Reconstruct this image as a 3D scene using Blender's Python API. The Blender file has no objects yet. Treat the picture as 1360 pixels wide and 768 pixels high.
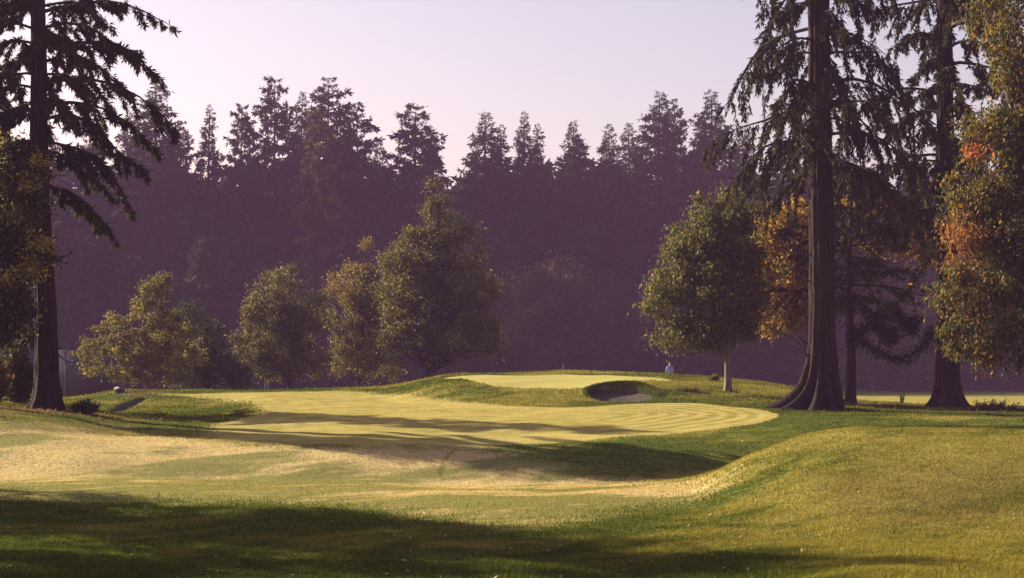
import bpy, math, random
import numpy as np
from mathutils import Vector

R = math.radians
S = bpy.context.scene
COL = S.collection
F = 2200.0            # focal length in pixels of a 1360 px wide frame
EYE = 4.0             # eye height above the flat far fairway
HY = 480.0            # eye level in the frame

# ------------------------------------------------------------------ camera, sky, sun, exposure
cam = bpy.data.objects.new('camera', bpy.data.cameras.new('camera'))
COL.objects.link(cam)
cam.location = (0, 0, EYE)
cam.rotation_euler = (R(90), 0, 0)
cam.data.sensor_width = 36
cam.data.lens = F / 1360 * 36
cam.data.shift_y = (HY - 384) / 1360
cam.data.clip_start = 0.5
cam.data.clip_end = 4000
S.camera = cam

SUN_EL = R(24.0)
SDIR = np.array([-0.84, 0.54]); SDIR = SDIR / np.linalg.norm(SDIR)      # towards the sun, on the ground
w = bpy.data.worlds.new('World'); S.world = w; w.use_nodes = True
nt = w.node_tree; nt.nodes.clear()
sky = nt.nodes.new('ShaderNodeTexSky'); sky.sky_type = 'NISHITA'; sky.sun_disc = False
sky.sun_elevation = SUN_EL; sky.sun_rotation = math.atan2(SDIR[0], SDIR[1])
sky.air_density = 1.0; sky.dust_density = 1.0; sky.ozone_density = 1.0
tint = nt.nodes.new('ShaderNodeMix'); tint.data_type = 'RGBA'; tint.blend_type = 'MULTIPLY'
tint.inputs[0].default_value = 1.0; tint.inputs[7].default_value = (1.15, 0.80, 0.715, 1)
bg = nt.nodes.new('ShaderNodeBackground'); bg.inputs[1].default_value = 0.077
wo = nt.nodes.new('ShaderNodeOutputWorld')
nt.links.new(sky.outputs[0], tint.inputs[6]); nt.links.new(tint.outputs[2], bg.inputs[0]); nt.links.new(bg.outputs[0], wo.inputs[0])

sl = bpy.data.lights.new('sun', 'SUN'); sl.energy = 5.0; sl.angle = R(0.5); sl.color = (1.0, 0.86, 0.66)
so = bpy.data.objects.new('sun', sl); COL.objects.link(so); so.location = (-60, 60, 80)
sv = Vector((SDIR[0] * math.cos(SUN_EL), SDIR[1] * math.cos(SUN_EL), math.sin(SUN_EL)))
so.rotation_euler = sv.to_track_quat('Z', 'Y').to_euler()
VS = S.view_settings
S.display_settings.display_device = 'sRGB'
VS.view_transform = 'Standard'; VS.look = 'None'; VS.exposure = 1.62; VS.gamma = 1; VS.use_curve_mapping = False
cy = S.cycles
cy.max_bounces = 6; cy.diffuse_bounces = 3; cy.glossy_bounces = 2; cy.transmission_bounces = 3; cy.volume_bounces = 0
cy.use_denoising = True

# ------------------------------------------------------------------ helpers
def tag(o, label=None, cat=None, group=None, kind=None):
    if label: o['label'] = label
    if cat: o['category'] = cat
    if group: o['group'] = group
    if kind: o['kind'] = kind
    return o

def thing(name, loc, label, cat, group=None, rz=0.0):
    o = bpy.data.objects.new(name, None); COL.objects.link(o)
    o.empty_display_size = 0.3
    o.location = loc; o.rotation_euler = (0, 0, rz)
    return tag(o, label, cat, group)

def mesh_np(name, V, Fc, attrs=None, smooth=False, normals=None):
    """V (n,3); Fc: (m,k) index array, or a list of such arrays."""
    Fl = Fc if isinstance(Fc, list) else [Fc]
    me = bpy.data.meshes.new(name)
    V = np.ascontiguousarray(V, dtype=np.float32)
    me.vertices.add(len(V)); me.vertices.foreach_set('co', V.ravel())
    tot = np.concatenate([np.full(len(f), f.shape[1], np.int32) for f in Fl])
    idx = np.concatenate([f.ravel() for f in Fl]).astype(np.int32)
    me.loops.add(len(idx)); me.loops.foreach_set('vertex_index', idx)
    me.polygons.add(len(tot))
    st = np.concatenate([[0], np.cumsum(tot)[:-1]]).astype(np.int32)
    me.polygons.foreach_set('loop_start', st)
    if smooth is not False:
        me.polygons.foreach_set('use_smooth', np.ones(len(tot), dtype=bool) if smooth is True else smooth)
    me.update(calc_edges=True)
    for k, a in (attrs or {}).items():
        if a.ndim == 1:
            at = me.attributes.new(k, 'FLOAT', 'POINT'); at.data.foreach_set('value', a.astype(np.float32))
        else:
            at = me.attributes.new(k, 'FLOAT_COLOR', 'POINT')
            c = np.ones((len(a), 4), np.float32); c[:, :3] = a
            at.data.foreach_set('color', c.ravel())
    if normals is not None:
        me.normals_split_custom_set_from_vertices([tuple(n) for n in normals])
    return me

def link(name, me, mat, parent=None):
    o = bpy.data.objects.new(name, me); COL.objects.link(o)
    if mat is not None and len(me.materials) == 0:
        me.materials.append(mat)
    if parent is not None: o.parent = parent
    return o

class NT:
    def __init__(s, name):
        s.m = bpy.data.materials.new(name); s.m.use_nodes = True
        s.t = s.m.node_tree; s.t.nodes.clear()
        s.out = s.t.nodes.new('ShaderNodeOutputMaterial')
    def n(s, typ, **kw):
        x = s.t.nodes.new(typ)
        for k, v in kw.items(): setattr(x, k, v)
        return x
    def set(s, sock, v):
        if hasattr(v, 'is_linked'): s.t.links.new(v, sock)
        else: sock.default_value = v
    def attr(s, name):
        return s.n('ShaderNodeAttribute', attribute_name=name)
    def pos(s):
        return s.n('ShaderNodeNewGeometry').outputs['Position']
    def objco(s):
        return s.n('ShaderNodeTexCoord').outputs['Object']
    def scale(s, v, sc):
        x = s.n('ShaderNodeVectorMath', operation='MULTIPLY'); s.set(x.inputs[0], v); x.inputs[1].default_value = sc
        return x.outputs[0]
    def noise(s, v, sc, det=3, rough=.55, dist=0.0):
        x = s.n('ShaderNodeTexNoise'); s.set(x.inputs['Vector'], v); x.inputs['Scale'].default_value = sc
        x.inputs['Detail'].default_value = det; x.inputs['Roughness'].default_value = rough; x.inputs['Distortion'].default_value = dist
        return x.outputs['Fac']
    def math(s, op, a, b=0.0, c=0.0, clamp=False):
        x = s.n('ShaderNodeMath', operation=op, use_clamp=clamp)
        s.set(x.inputs[0], a); s.set(x.inputs[1], b); s.set(x.inputs[2], c)
        return x.outputs[0]
    def ramp(s, v, lo, hi, a=0.0, b=1.0):
        x = s.n('ShaderNodeMapRange', interpolation_type='SMOOTHSTEP')
        s.set(x.inputs[0], v)
        x.inputs[1].default_value = lo; x.inputs[2].default_value = hi; x.inputs[3].default_value = a; x.inputs[4].default_value = b
        return x.outputs[0]
    def mix(s, f, a, b, blend='MIX'):
        x = s.n('ShaderNodeMix', data_type='RGBA', blend_type=blend)
        s.set(x.inputs[0], f)
        for i, v in ((6, a), (7, b)):
            if isinstance(v, tuple) and len(v) == 3: v = v + (1,)
            s.set(x.inputs[i], v)
        return x.outputs[2]
    def bsdf(s, col, rough=.6, spec=.3, normal=None, metal=0.0):
        x = s.n('ShaderNodeBsdfPrincipled')
        if isinstance(col, tuple) and len(col) == 3: col = col + (1,)
        s.set(x.inputs['Base Color'], col); s.set(x.inputs['Roughness'], rough)
        x.inputs['Specular IOR Level'].default_value = spec; x.inputs['Metallic'].default_value = metal
        if normal is not None: s.set(x.inputs['Normal'], normal)
        return x.outputs[0]
    def bump(s, h, strength=.5, dist=.05):
        x = s.n('ShaderNodeBump'); s.set(x.inputs['Height'], h); x.inputs['Strength'].default_value = strength; x.inputs['Distance'].default_value = dist
        return x.outputs[0]
    def done(s, sh):
        s.t.links.new(sh, s.out.inputs[0]); return s.m

def leaf_material(name, trans=.35, rough=.4, spec=.4):
    n = NT(name)
    c = n.attr('tint').outputs['Color']
    v = n.noise(n.objco(), 1.3, 2)
    c = n.mix(1.0, c, n.mix(v, (.75, .78, .75), (1.2, 1.15, 1.1)), 'MULTIPLY')
    a = n.bsdf(c, rough, spec)
    tr = n.n('ShaderNodeBsdfTranslucent')
    n.set(tr.inputs[0], n.mix(1.0, c, (1.15, 1.1, .7), 'MULTIPLY'))
    m = n.n('ShaderNodeMixShader'); m.inputs[0].default_value = trans
    n.t.links.new(a, m.inputs[1]); n.t.links.new(tr.outputs[0], m.inputs[2])
    return n.done(m.outputs[0])

def bark_material(name, c0, c1, stretch=.12, sc=7.0, bump=.9):
    n = NT(name)
    p = n.objco()
    ps = n.scale(p, (1, 1, stretch))
    f = n.noise(ps, sc, 5, .65)
    g = n.noise(p, .9, 3)
    col = n.mix(n.ramp(f, .35, .68), c0, c1)
    col = n.mix(n.ramp(g, .35, .75, 0, .55), col, tuple(x * .55 + .01 for x in c1))
    return n.done(n.bsdf(col, .9, .1, n.bump(f, bump, .14)))

def plain_material(name, col, rough=.7, spec=.25, var=.25, sc=3.0):
    n = NT(name)
    f = n.noise(n.objco(), sc, 4)
    c = n.mix(f, tuple(x * (1 - var) for x in col), tuple(min(1, x * (1 + var)) for x in col))
    return n.done(n.bsdf(c, rough, spec, n.bump(f, .15, .02)))

M_LEAF = leaf_material('broad_leaf', .42, .6, .16)
M_NEEDLE = leaf_material('needle_spray', .25, .85, .08)
M_GRASS = leaf_material('grass_blade', .35, .75, .06)
M_REDBARK = bark_material('redwood_bark', (.010, .006, .005), (.045, .027, .020), .07, 9.0, 1.0)
M_GREYBARK = bark_material('grey_bark', (.10, .085, .065), (.26, .22, .17), .25, 9.0, .6)
M_DARKBARK = bark_material('dark_bark', (.018, .014, .012), (.06, .048, .038), .2, 8.0, .7)
M_TWIG = bark_material('dead_twig', (.03, .02, .018), (.07, .05, .045), .5, 9.0, .3)

# ------------------------------------------------------------------ terrain: z(x, y) from lines of section
def pchip_slopes(x, y):
    h = np.diff(x); d = np.diff(y) / h
    m = np.zeros(len(x))
    for i in range(1, len(x) - 1):
        if d[i - 1] * d[i] > 0:
            w1 = 2 * h[i] + h[i - 1]; w2 = h[i] + 2 * h[i - 1]
            m[i] = (w1 + w2) / (w1 / d[i - 1] + w2 / d[i])
    m[0] = d[0]; m[-1] = 0.0
    return m

def hermite(x, y, m, q):
    q = np.clip(q, x[0], x[-1])
    i = np.clip(np.searchsorted(x, q, side='right') - 1, 0, len(x) - 2)
    h = x[i + 1] - x[i]; t = (q - x[i]) / h
    t2 = t * t; t3 = t2 * t
    return (2*t3-3*t2+1)*y[i] + (t3-2*t2+t)*h*m[i] + (-2*t3+3*t2)*y[i+1] + (t3-t2)*h*m[i+1]

def Z(v, D):
    return EYE - (v - HY) * D / F

NEAR = [(4, 'z', 2.35), (8, 'z', 2.3), (16, 'z', 1.0)]
# each line of section runs away from the tee: (distance, height seen as) or (distance, 'z', height)
SECT = {
 -700: [(29, 'z', .6), (40, 'z', 1.0), (55, 'z', 1.8), (70, 'z', 2.3), (80, 'z', 2.2), (110, 'z', 1.2), (150, 'z', .6), (240, 'z', .2)],
 0:   [(29, 768), (37, 704), (46, 650), (50.5, 634), (53.5, 607), (57, 578), (62, 553), (67, 544), (74, 536), (82, 'z', 2.05), (100, 'z', 1.6), (120, 'z', 1.25), (150, 'z', .8), (240, 'z', .2)],
 95:  [(29, 768), (37, 704), (46, 650), (50.5, 635), (53.5, 608), (57, 583), (63, 560), (70, 547), (79, 540), (88, 533), (100, 529), (120, 'z', 1.25), (150, 'z', .8), (240, 'z', .2)],
 170: [(29, 768), (37, 704), (46, 650), (51, 636), (53.8, 611), (57, 589), (63, 572), (70, 557), (78, 551), (84, 545), (90, 531), (96, 518), (106, 'z', 1.7), (135, 'z', .8), (240, 'z', .1)],
 270: [(29, 768), (37, 702), (46, 650), (51.3, 637), (54, 613), (57.5, 591), (62.5, 575), (70, 561), (78, 552), (84, 545), (90, 531), (96, 521), (101, 518.5), (115, 'z', 1.2), (140, 'z', .6), (240, 'z', .1)],
 350: [(29, 768), (36.5, 702), (46, 650), (51.5, 638), (54, 616), (57.2, 594), (64, 570), (74, 549), (88, 528), (98, 519), (115, 'z', 1.1), (140, 'z', .6), (240, 'z', .1)],
 500: [(29, 768), (36, 702), (45, 652), (51.7, 640), (54.2, 616), (57.3, 593), (68, 560), (82, 535), (90, 523), (98, 514.5), (115, 'z', 1.1), (140, 'z', .5), (240, 'z', .1)],
 620: [(29, 768), (36, 702), (44, 656), (51.5, 644), (54.2, 617), (57.3, 593.5), (68, 560), (79, 535), (83, 522), (86, 507), (88, 504), (95, 497.5), (99, 496.5), (112, 'z', 1.4), (140, 'z', .4), (240, 'z', 0)],
 760: [(29, 768), (36, 702), (44, 656), (51.5, 643), (54.2, 614), (57.3, 591.5), (67, 560), (76, 540), (79, 530), (82, 515.5), (91, 504), (100, 495), (103, 491.5), (106, 491.5), (118, 'z', 1.5), (140, 'z', .3), (240, 'z', 0)],
 840: [(29, 768), (36, 702), (44, 656), (51.5, 640), (54.4, 611), (57.6, 588), (67, 559), (75, 541), (78.3, 534.5), (82.8, 508), (88, 505), (97, 498), (101, 495.5), (112, 'z', 1.9), (125, 'z', 1.0), (145, 'z', .2), (240, 'z', 0)],
 910: [(28, 768), (36, 700), (42, 664), (46.5, 644), (52, 632), (55, 607), (59, 584), (67, 558), (75, 541), (79, 532), (84, 514), (91, 504), (98, 499.5), (102, 'z', 2.95), (110, 'z', 1.9), (135, 'z', .5), (160, 'z', 0), (240, 'z', 0)],
 1000: [(27, 768), (34, 716), (38, 680), (42, 636), (44.5, 613), (47, 602.5), (50, 'z', 1.0), (54, 'z', .7), (60, 582), (67, 558), (74, 543), (82, 527), (89, 514), (97, 506), (104, 'z', 2.3), (130, 'z', .5), (160, 'z', 0), (240, 'z', 0)],
 1080: [(26, 768), (33, 722), (37, 680), (41, 630), (44, 596), (48, 576.5), (52, 'z', 1.55), (57, 'z', 1.1), (64, 564), (71, 550), (78, 537), (86, 525), (93, 518), (104, 'z', 1.7), (125, 'z', .4), (150, 'z', 0), (240, 'z', 0)],
 1150: [(25, 768), (32, 724), (36, 684), (40, 636), (43.5, 592), (48, 567.5), (52, 'z', 1.8), (58, 'z', 1.3), (66, 559), (72, 549), (78, 541), (88, 534), (100, 'z', 1.2), (125, 'z', .2), (150, 'z', 0), (240, 'z', 0)],
 1300: [(25, 768), (32, 722), (36, 680), (39.5, 636), (43, 594), (48, 567), (52, 'z', 1.85), (58, 'z', 1.3), (66, 560), (74, 548), (82, 541), (95, 'z', 1.2), (120, 'z', .15), (150, 'z', 0), (240, 'z', 0)],
 1460: [(25, 768), (32, 720), (36, 678), (39.5, 634), (43, 594), (48, 566), (52, 'z', 1.85), (58, 'z', 1.35), (66, 560), (74, 549), (82, 543), (95, 'z', 1.1), (120, 'z', .1), (150, 'z', 0), (240, 'z', 0)],
 2100: [(25, 'z', .8), (40, 'z', 1.5), (50, 'z', 2.0), (70, 'z', 1.5), (100, 'z', .8), (140, 'z', .1), (240, 'z', 0)],
}
CX = np.array(sorted(SECT), float)
CF = []
for k in sorted(SECT):
    pts = [(p[0], p[2]) for p in NEAR]
    for p in SECT[k]:
        pts.append((p[0], p[2] if p[1] == 'z' else Z(p[1], p[0])))
    a = np.array(pts, float)
    CF.append((a[:, 0], a[:, 1], pchip_slopes(a[:, 0], a[:, 1])))

def ground_base(x, y):
    x = np.asarray(x, float); y = np.asarray(y, float)
    D = np.clip(y, 4, 239)
    u = np.clip(x / np.maximum(y, 10) * F + 680, CX[0] + 1, CX[-1] - 1)
    f = np.stack([hermite(*c, D) for c in CF])
    i = np.clip(np.searchsorted(CX, u, side='right') - 1, 0, len(CX) - 2)
    sl = np.diff(f, axis=0) / np.diff(CX)[:, None]
    m = np.zeros_like(f); m[1:-1] = np.where(sl[:-1] * sl[1:] > 0, 2 * sl[:-1] * sl[1:] / (sl[:-1] + sl[1:] + 1e-12), 0)
    ar = np.arange(f.shape[1]); h = CX[i + 1] - CX[i]; t = (u - CX[i]) / h; t2 = t*t; t3 = t2*t
    z = (2*t3-3*t2+1)*f[i, ar] + (t3-2*t2+t)*h*m[i, ar] + (-2*t3+3*t2)*f[i+1, ar] + (t3-t2)*h*m[i+1, ar]
    und = .018*np.sin(x*.9+y*.5) + .014*np.sin(x*1.7-y*1.1+2) + .012*np.sin(x*.4+y*2.1+1) + .02*np.sin(x*.35-y*.27)
    return z + und * np.clip((y - 8) / 15, 0, 1)

_lat = np.random.default_rng(99).uniform(0, 1, (256, 256))
def vnoise(x, y):
    xi = np.floor(x).astype(int); yi = np.floor(y).astype(int)
    u = x - xi; v = y - yi; u = u*u*(3-2*u); v = v*v*(3-2*v)
    a = _lat[xi % 256, yi % 256]; b = _lat[(xi+1) % 256, yi % 256]; c = _lat[xi % 256, (yi+1) % 256]; d = _lat[(xi+1) % 256, (yi+1) % 256]
    return (a*(1-u)+b*u)*(1-v) + (c*(1-u)+d*u)*v
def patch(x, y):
    """turf dryness with painted shade mixed in: 0 lush .. 1 straw"""
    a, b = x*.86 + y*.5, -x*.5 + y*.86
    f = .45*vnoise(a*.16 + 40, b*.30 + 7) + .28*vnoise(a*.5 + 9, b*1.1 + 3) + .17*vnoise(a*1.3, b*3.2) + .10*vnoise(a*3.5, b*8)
    return np.clip((f - .30) / .40 + .30 * np.clip((x - 2) / 5, 0, 1) * np.clip((56 - y) / 6, 0, 1) * 1.7 - .45 * np.clip((45 - y - .35 * x) / 3, 0, 1) * np.clip((7 - x) / 4, 0, 1) - .28 * np.clip((y - 53) / 4, 0, 1) * np.clip((74 - y) / 5, 0, 1) * np.clip((x - 6) / 4, 0, 1), 0, 1)  # minus terms put shade into the turf colour: hollow, behind the mound

def hit0(px, py):
    D = np.arange(18, 240, .03)
    g = ground_base((px - 680) / F * D, D)
    ok = np.nonzero(g >= EYE - (py - HY) / F * D)[0]
    d = D[ok[0]] if len(ok) else 240.0
    return np.array([(px - 680) / F * d, d])

def poly(pts):
    return np.array([hit0(*p) for p in pts])

def sdf(P, x, y):
    """signed distance to polygon P (negative inside)"""
    x = np.asarray(x, float); y = np.asarray(y, float)
    d = np.full(x.shape, 1e9); ins = np.zeros(x.shape, bool)
    n = len(P)
    for i in range(n):
        a, b = P[i], P[(i + 1) % n]
        e = b - a; l2 = max(e @ e, 1e-9)
        t = np.clip(((x - a[0]) * e[0] + (y - a[1]) * e[1]) / l2, 0, 1)
        d = np.minimum(d, (x - a[0] - t*e[0])**2 + (y - a[1] - t*e[1])**2)
        c = ((a[1] > y) != (b[1] > y))
        ins ^= c & (x < (b[0]-a[0]) * (y-a[1]) / (b[1]-a[1] if b[1] != a[1] else 1e-9) + a[0])
    d = np.sqrt(d)
    return np.where(ins, -d, d)

def smooth_poly(P, it=2):
    for _ in range(it):
        Q = np.roll(P, -1, 0)
        P = np.stack([.75*P+.25*Q, .25*P+.75*Q], 1).reshape(-1, 2)
    return P

P_FAIR = smooth_poly(poly([(190, 521.5), (350, 521), (480, 519), (520, 524), (600, 534), (700, 541), (760, 541.5), (830, 537), (900, 535), (980, 541),
                           (1036, 549), (1030, 557), (980, 567), (900, 576), (800, 583), (700, 590), (600, 594), (480, 592), (360, 590), (290, 585), (268, 572), (300, 560),
                           (338, 552), (340, 540), (310, 532), (240, 526)]), 1)
P_GREEN = smooth_poly(poly([(580, 504.5), (640, 512), (700, 516), (775, 516), (815, 509), (850, 506), (890, 507), (896, 505), (860, 501), (800, 498.5), (740, 497.5), (660, 498.5), (610, 500.5)]), 1)
BK = np.array([(826 - 680) / F * 80.6, 80.6]); BA, BB = 1.78, 2.25
P_LSAND = smooth_poly(poly([(134, 548), (150, 540), (178, 530), (198, 526.5), (190, 532), (165, 544), (150, 548.5)]), 1)
P_MULCHES = [smooth_poly(poly(p), 1) for p in (
    [(150, 524), (170, 520.5), (205, 518.8), (216, 522), (192, 527), (160, 529)],
    [(-60, 545), (60, 541), (110, 548), (70, 553), (-60, 556)],
    [(1030, 541), (1060, 533), (1130, 529), (1200, 536), (1300, 541), (1345, 546), (1260, 549), (1180, 541.5), (1120, 543), (1060, 547)])]
P_WORN = [smooth_poly(poly(p), 1) for p in (
    [(0, 556), (80, 560), (170, 562), (190, 572), (120, 580), (0, 578)],
    [(1100, 640), (1220, 622), (1400, 615), (1400, 680), (1250, 700), (1120, 690)])]
P_DRY = smooth_poly(poly([(-80, 562), (120, 572), (230, 580), (300, 588), (400, 592), (520, 595), (640, 596), (700, 606), (760, 622), (800, 634), (890, 638), (945, 632), (960, 648), (900, 668), (800, 688),
                          (700, 700), (600, 694), (480, 676), (380, 668), (200, 666), (0, 664), (-80, 664)]), 1)
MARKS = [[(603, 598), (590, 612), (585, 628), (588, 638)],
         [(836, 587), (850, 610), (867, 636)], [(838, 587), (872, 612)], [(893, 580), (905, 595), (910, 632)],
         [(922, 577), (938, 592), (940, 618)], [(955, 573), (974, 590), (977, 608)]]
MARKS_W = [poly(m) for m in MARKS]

def bunker_q(x, y):
    return np.sqrt(((x - BK[0]) / BA)**2 + ((y - BK[1]) / BB)**2)

def ground(x, y):
    x = np.atleast_1d(np.asarray(x, float)); y = np.atleast_1d(np.asarray(y, float))
    z = ground_base(x, y)
    q = bunker_q(x, y)
    near = q < 1.25
    if near.any():
        xx, yy, qq = x[near], y[near], q[near]
        t = np.clip((yy - (BK[1] - BB)) / (2 * BB), 0, 1)
        floor = 1.74 + .80 * t + .05 * np.sin(xx * 2)
        k = np.clip((1.0 - qq) / .16, 0, 1); k = k*k*(3-2*k)
        lip = .05 * np.exp(-((qq - 1.06) / .07)**2) * (yy > BK[1] - .6)
        z[near] = z[near] * (1 - k) + np.minimum(floor, z[near]) * k + lip
    m = (x < -15) & (x > -28) & (y > 70) & (y < 100)
    if m.any():
        s = sdf(P_LSAND, x[m], y[m])
        z[m] -= .28 * np.clip((.15 - s) / .5, 0, 1)
    return z

def gz(x, y):
    return float(ground(x, y)[0])

def hit(px, py):
    p = hit0(px, py)
    return p[0], p[1], gz(*p)

def axis(core, seg):
    a = list(core)
    return np.array(a)
def span(a, b, st): return np.arange(a, b - 1e-6, st)
def geo(a, b, n): return a * (b / a) ** (np.arange(1, n + 1) / n)
xs = np.concatenate([-geo(45, 900, 22)[::-1], span(-45, -24, .45), span(-24, 24, .14), span(24, 45.01, .45), geo(45, 900, 22)])
ys = np.concatenate([-geo(10, 900, 16)[::-1], span(-10, 22, .8), span(22, 52, .12), span(52, 76, .2), span(76, 86, .12), span(86, 112, .22), span(112, 170, .9), geo(170, 900, 36)])
GX, GY = np.meshgrid(xs, ys)
gx, gy = GX.ravel(), GY.ravel()
gzv = ground(gx, gy)
NXg, NYg = len(xs), len(ys)
zz = gzv.reshape(NYg, NXg)
dzx = np.gradient(zz, xs, axis=1); dzy = np.gradient(zz, ys, axis=0)
nrm = np.stack([-dzx, -dzy, np.ones_like(zz)], -1).reshape(-1, 3); nrm /= np.linalg.norm(nrm, axis=1)[:, None]
core = (np.abs(gx) < 60) & (gy > 18) & (gy < 125)
def field(fn, far=9.0):
    o = np.full(len(gx), far); o[core] = fn(gx[core], gy[core]); return np.clip(o, -9, 9)
A_fair = field(lambda x, y: sdf(P_FAIR, x, y))
A_green = field(lambda x, y: sdf(P_GREEN, x, y))
A_sand = field(lambda x, y: np.minimum((bunker_q(x, y + 0.0) - .93) * 2.0 + .35 * np.clip((y - BK[1] - 1.2), 0, 1), sdf(P_LSAND, x, y)))
A_mulch = field(lambda x, y: np.min([sdf(p, x, y) for p in P_MULCHES], axis=0))
A_worn = field(lambda x, y: np.min([sdf(p, x, y) for p in P_WORN], axis=0))
A_dry = field(lambda x, y: sdf(P_DRY, x, y))
def line_d(x, y):
    d = np.full(len(x), 9.0)
    for P in MARKS_W:
        for a, b in zip(P[:-1], P[1:]):
            e = b - a; l2 = max(e @ e, 1e-9)
            t = np.clip(((x - a[0]) * e[0] + (y - a[1]) * e[1]) / l2, 0, 1)
            d = np.minimum(d, np.sqrt((x - a[0] - t*e[0])**2 + (y - a[1] - t*e[1])**2))
    return d
A_mark = field(line_d)
# the far fairway on the right is mown too
far_m = (gy >= 125) & (gy < 190)
A_fair[far_m] = -2.0
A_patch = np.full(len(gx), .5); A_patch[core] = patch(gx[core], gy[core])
GATTR = dict(patch=A_patch, sd_fair=A_fair, sd_green=A_green, sd_sand=A_sand, sd_mulch=A_mulch, sd_worn=A_worn, sd_dry=A_dry, sd_mark=A_mark)

C_ROUGH0, C_ROUGH1 = (.014, .048, .003), (.15, .165, .02)
C_FAIR0, C_FAIR1 = (.19, .185, .026), (.37, .30, .062)
C_GREEN0, C_GREEN1 = (.33, .31, .085), (.42, .37, .115)
C_DRY0, C_DRY1 = (.30, .245, .08), (.62, .48, .24)
C_WORN0, C_WORN1 = (.10, .085, .025), (.26, .19, .07)

def ground_material():
    n = NT('turf')
    p = n.pos()
    big = n.noise(p, .22, 4); mid = n.noise(p, 1.1, 4, .6); fine = n.noise(p, 14.0, 4, .7)
    strk = n.noise(n.scale(p, (1.0, 3.2, 1)), 1.6, 5, .65, .6)
    strk2 = n.noise(n.scale(p, (2.6, .9, 1)), 5.0, 4, .7, .8)
    vf = n.math('ADD', n.math('MULTIPLY', strk, .5), n.math('MULTIPLY', fine, .5))
    v = n.ramp(vf, .36, .64)
    rough = n.mix(v, C_ROUGH0, C_ROUGH1)
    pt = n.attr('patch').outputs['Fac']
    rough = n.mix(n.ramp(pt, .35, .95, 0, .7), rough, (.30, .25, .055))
    def edge(name, wd, amp):
        a = n.attr(name).outputs['Fac']
        e = n.math('ADD', a, n.math('MULTIPLY', n.math('SUBTRACT', mid, .5), amp))
        return n.ramp(e, wd, -wd), a
    col = rough
    k, a = edge('sd_dry', .9, 3.0)
    dry = n.mix(n.ramp(strk2, .33, .66), C_DRY0, C_DRY1)
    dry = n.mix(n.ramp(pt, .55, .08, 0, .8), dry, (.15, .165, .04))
    col = n.mix(k, col, dry)
    k, a = edge('sd_worn', .8, 2.5)
    worn = n.mix(n.ramp(vf, .4, .6), C_WORN0, C_WORN1)
    col = n.mix(n.math('MULTIPLY', k, n.ramp(vf, .38, .58, .85, .2)), col, worn)
    a = n.attr('sd_fair').outputs['Fac']
    sx = n.n('ShaderNodeSeparateXYZ'); n.t.links.new(p, sx.inputs[0])
    e = n.math('ADD', a, n.math('MULTIPLY', n.math('SUBTRACT', mid, .5), n.ramp(sx.outputs[0], -6, 2, 2.6, .35)))
    k = n.ramp(n.math('DIVIDE', e, n.ramp(sx.outputs[0], -6, 2, 1.1, .13)), 1, -1)
    stripe = n.math('MULTIPLY', n.math('SINE', n.math('MULTIPLY', a, 7.5)), n.ramp(sx.outputs[0], 2.0, 8.0, .15, 1.0))
    fair = n.mix(n.ramp(n.noise(n.scale(p, (.5, 2.6, 1)), 1.2, 4, .6), .35, .66), C_FAIR0, C_FAIR1)
    fair = n.mix(n.ramp(n.math('ADD', n.math('MULTIPLY', stripe, .5), n.math('MULTIPLY', mid, 1.4)), .35, 1.15, 0, .65), fair, (.50, .41, .16))
    fair = n.mix(n.ramp(n.math('ADD', a, n.math('MULTIPLY', n.math('SUBTRACT', mid, .5), 1.2)), -.9, .0, 0, .6), fair, (.48, .38, .12))
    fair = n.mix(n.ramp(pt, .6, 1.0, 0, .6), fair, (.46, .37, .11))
    fair = n.mix(n.ramp(fine, .42, .7, 0, .35), fair, (.17, .17, .045))
    col = n.mix(k, col, fair)
    k, a = edge('sd_green', .06, .12)
    col = n.mix(k, col, n.mix(mid, C_GREEN0, C_GREEN1))
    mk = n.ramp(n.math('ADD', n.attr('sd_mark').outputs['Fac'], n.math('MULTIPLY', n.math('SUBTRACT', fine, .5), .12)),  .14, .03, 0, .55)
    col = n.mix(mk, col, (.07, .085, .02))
    k, a = edge('sd_mulch', .3, 1.6)
    mul = n.mix(n.ramp(fine, .35, .65), (.10, .055, .035), (.30, .17, .11))
    col = n.mix(n.math('MULTIPLY', k, .9), col, mul)
    k, a = edge('sd_sand', .06, .12)
    col = n.mix(k, col, n.mix(fine, (.065, .055, .047), (.11, .096, .083)))
    h = n.math('ADD', n.math('MULTIPLY', fine, .5), n.math('ADD', n.math('MULTIPLY', strk, .6), n.math('MULTIPLY', strk2, .35)))
    return n.done(n.bsdf(col, .9, .04, n.bump(h, .8, .08)))
M_TURF = ground_material()

ii = np.arange(NYg * NXg).reshape(NYg, NXg)
quads = np.stack([ii[:-1, :-1], ii[:-1, 1:], ii[1:, 1:], ii[1:, :-1]], -1).reshape(-1, 4)
zone = np.zeros(len(quads), int)
zone[(A_fair[quads].mean(1) < 0) & (gy[quads].mean(1) < 125)] = 1
zone[A_green[quads].mean(1) < 0] = 2
zone[A_sand[quads].mean(1) < 0] = 3
GV = np.stack([gx, gy, gzv], 1)
for zi, nm in enumerate(('ground', 'fairway', 'putting_green', 'bunker_sand')):
    q = quads[zone == zi]
    used, inv = np.unique(q.ravel(), return_inverse=True)
    me = mesh_np(nm, GV[used], inv.reshape(-1, 4), {k: v[used] for k, v in GATTR.items()}, True, nrm[used])
    tag(link(nm, me, M_TURF), kind='structure')

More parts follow.
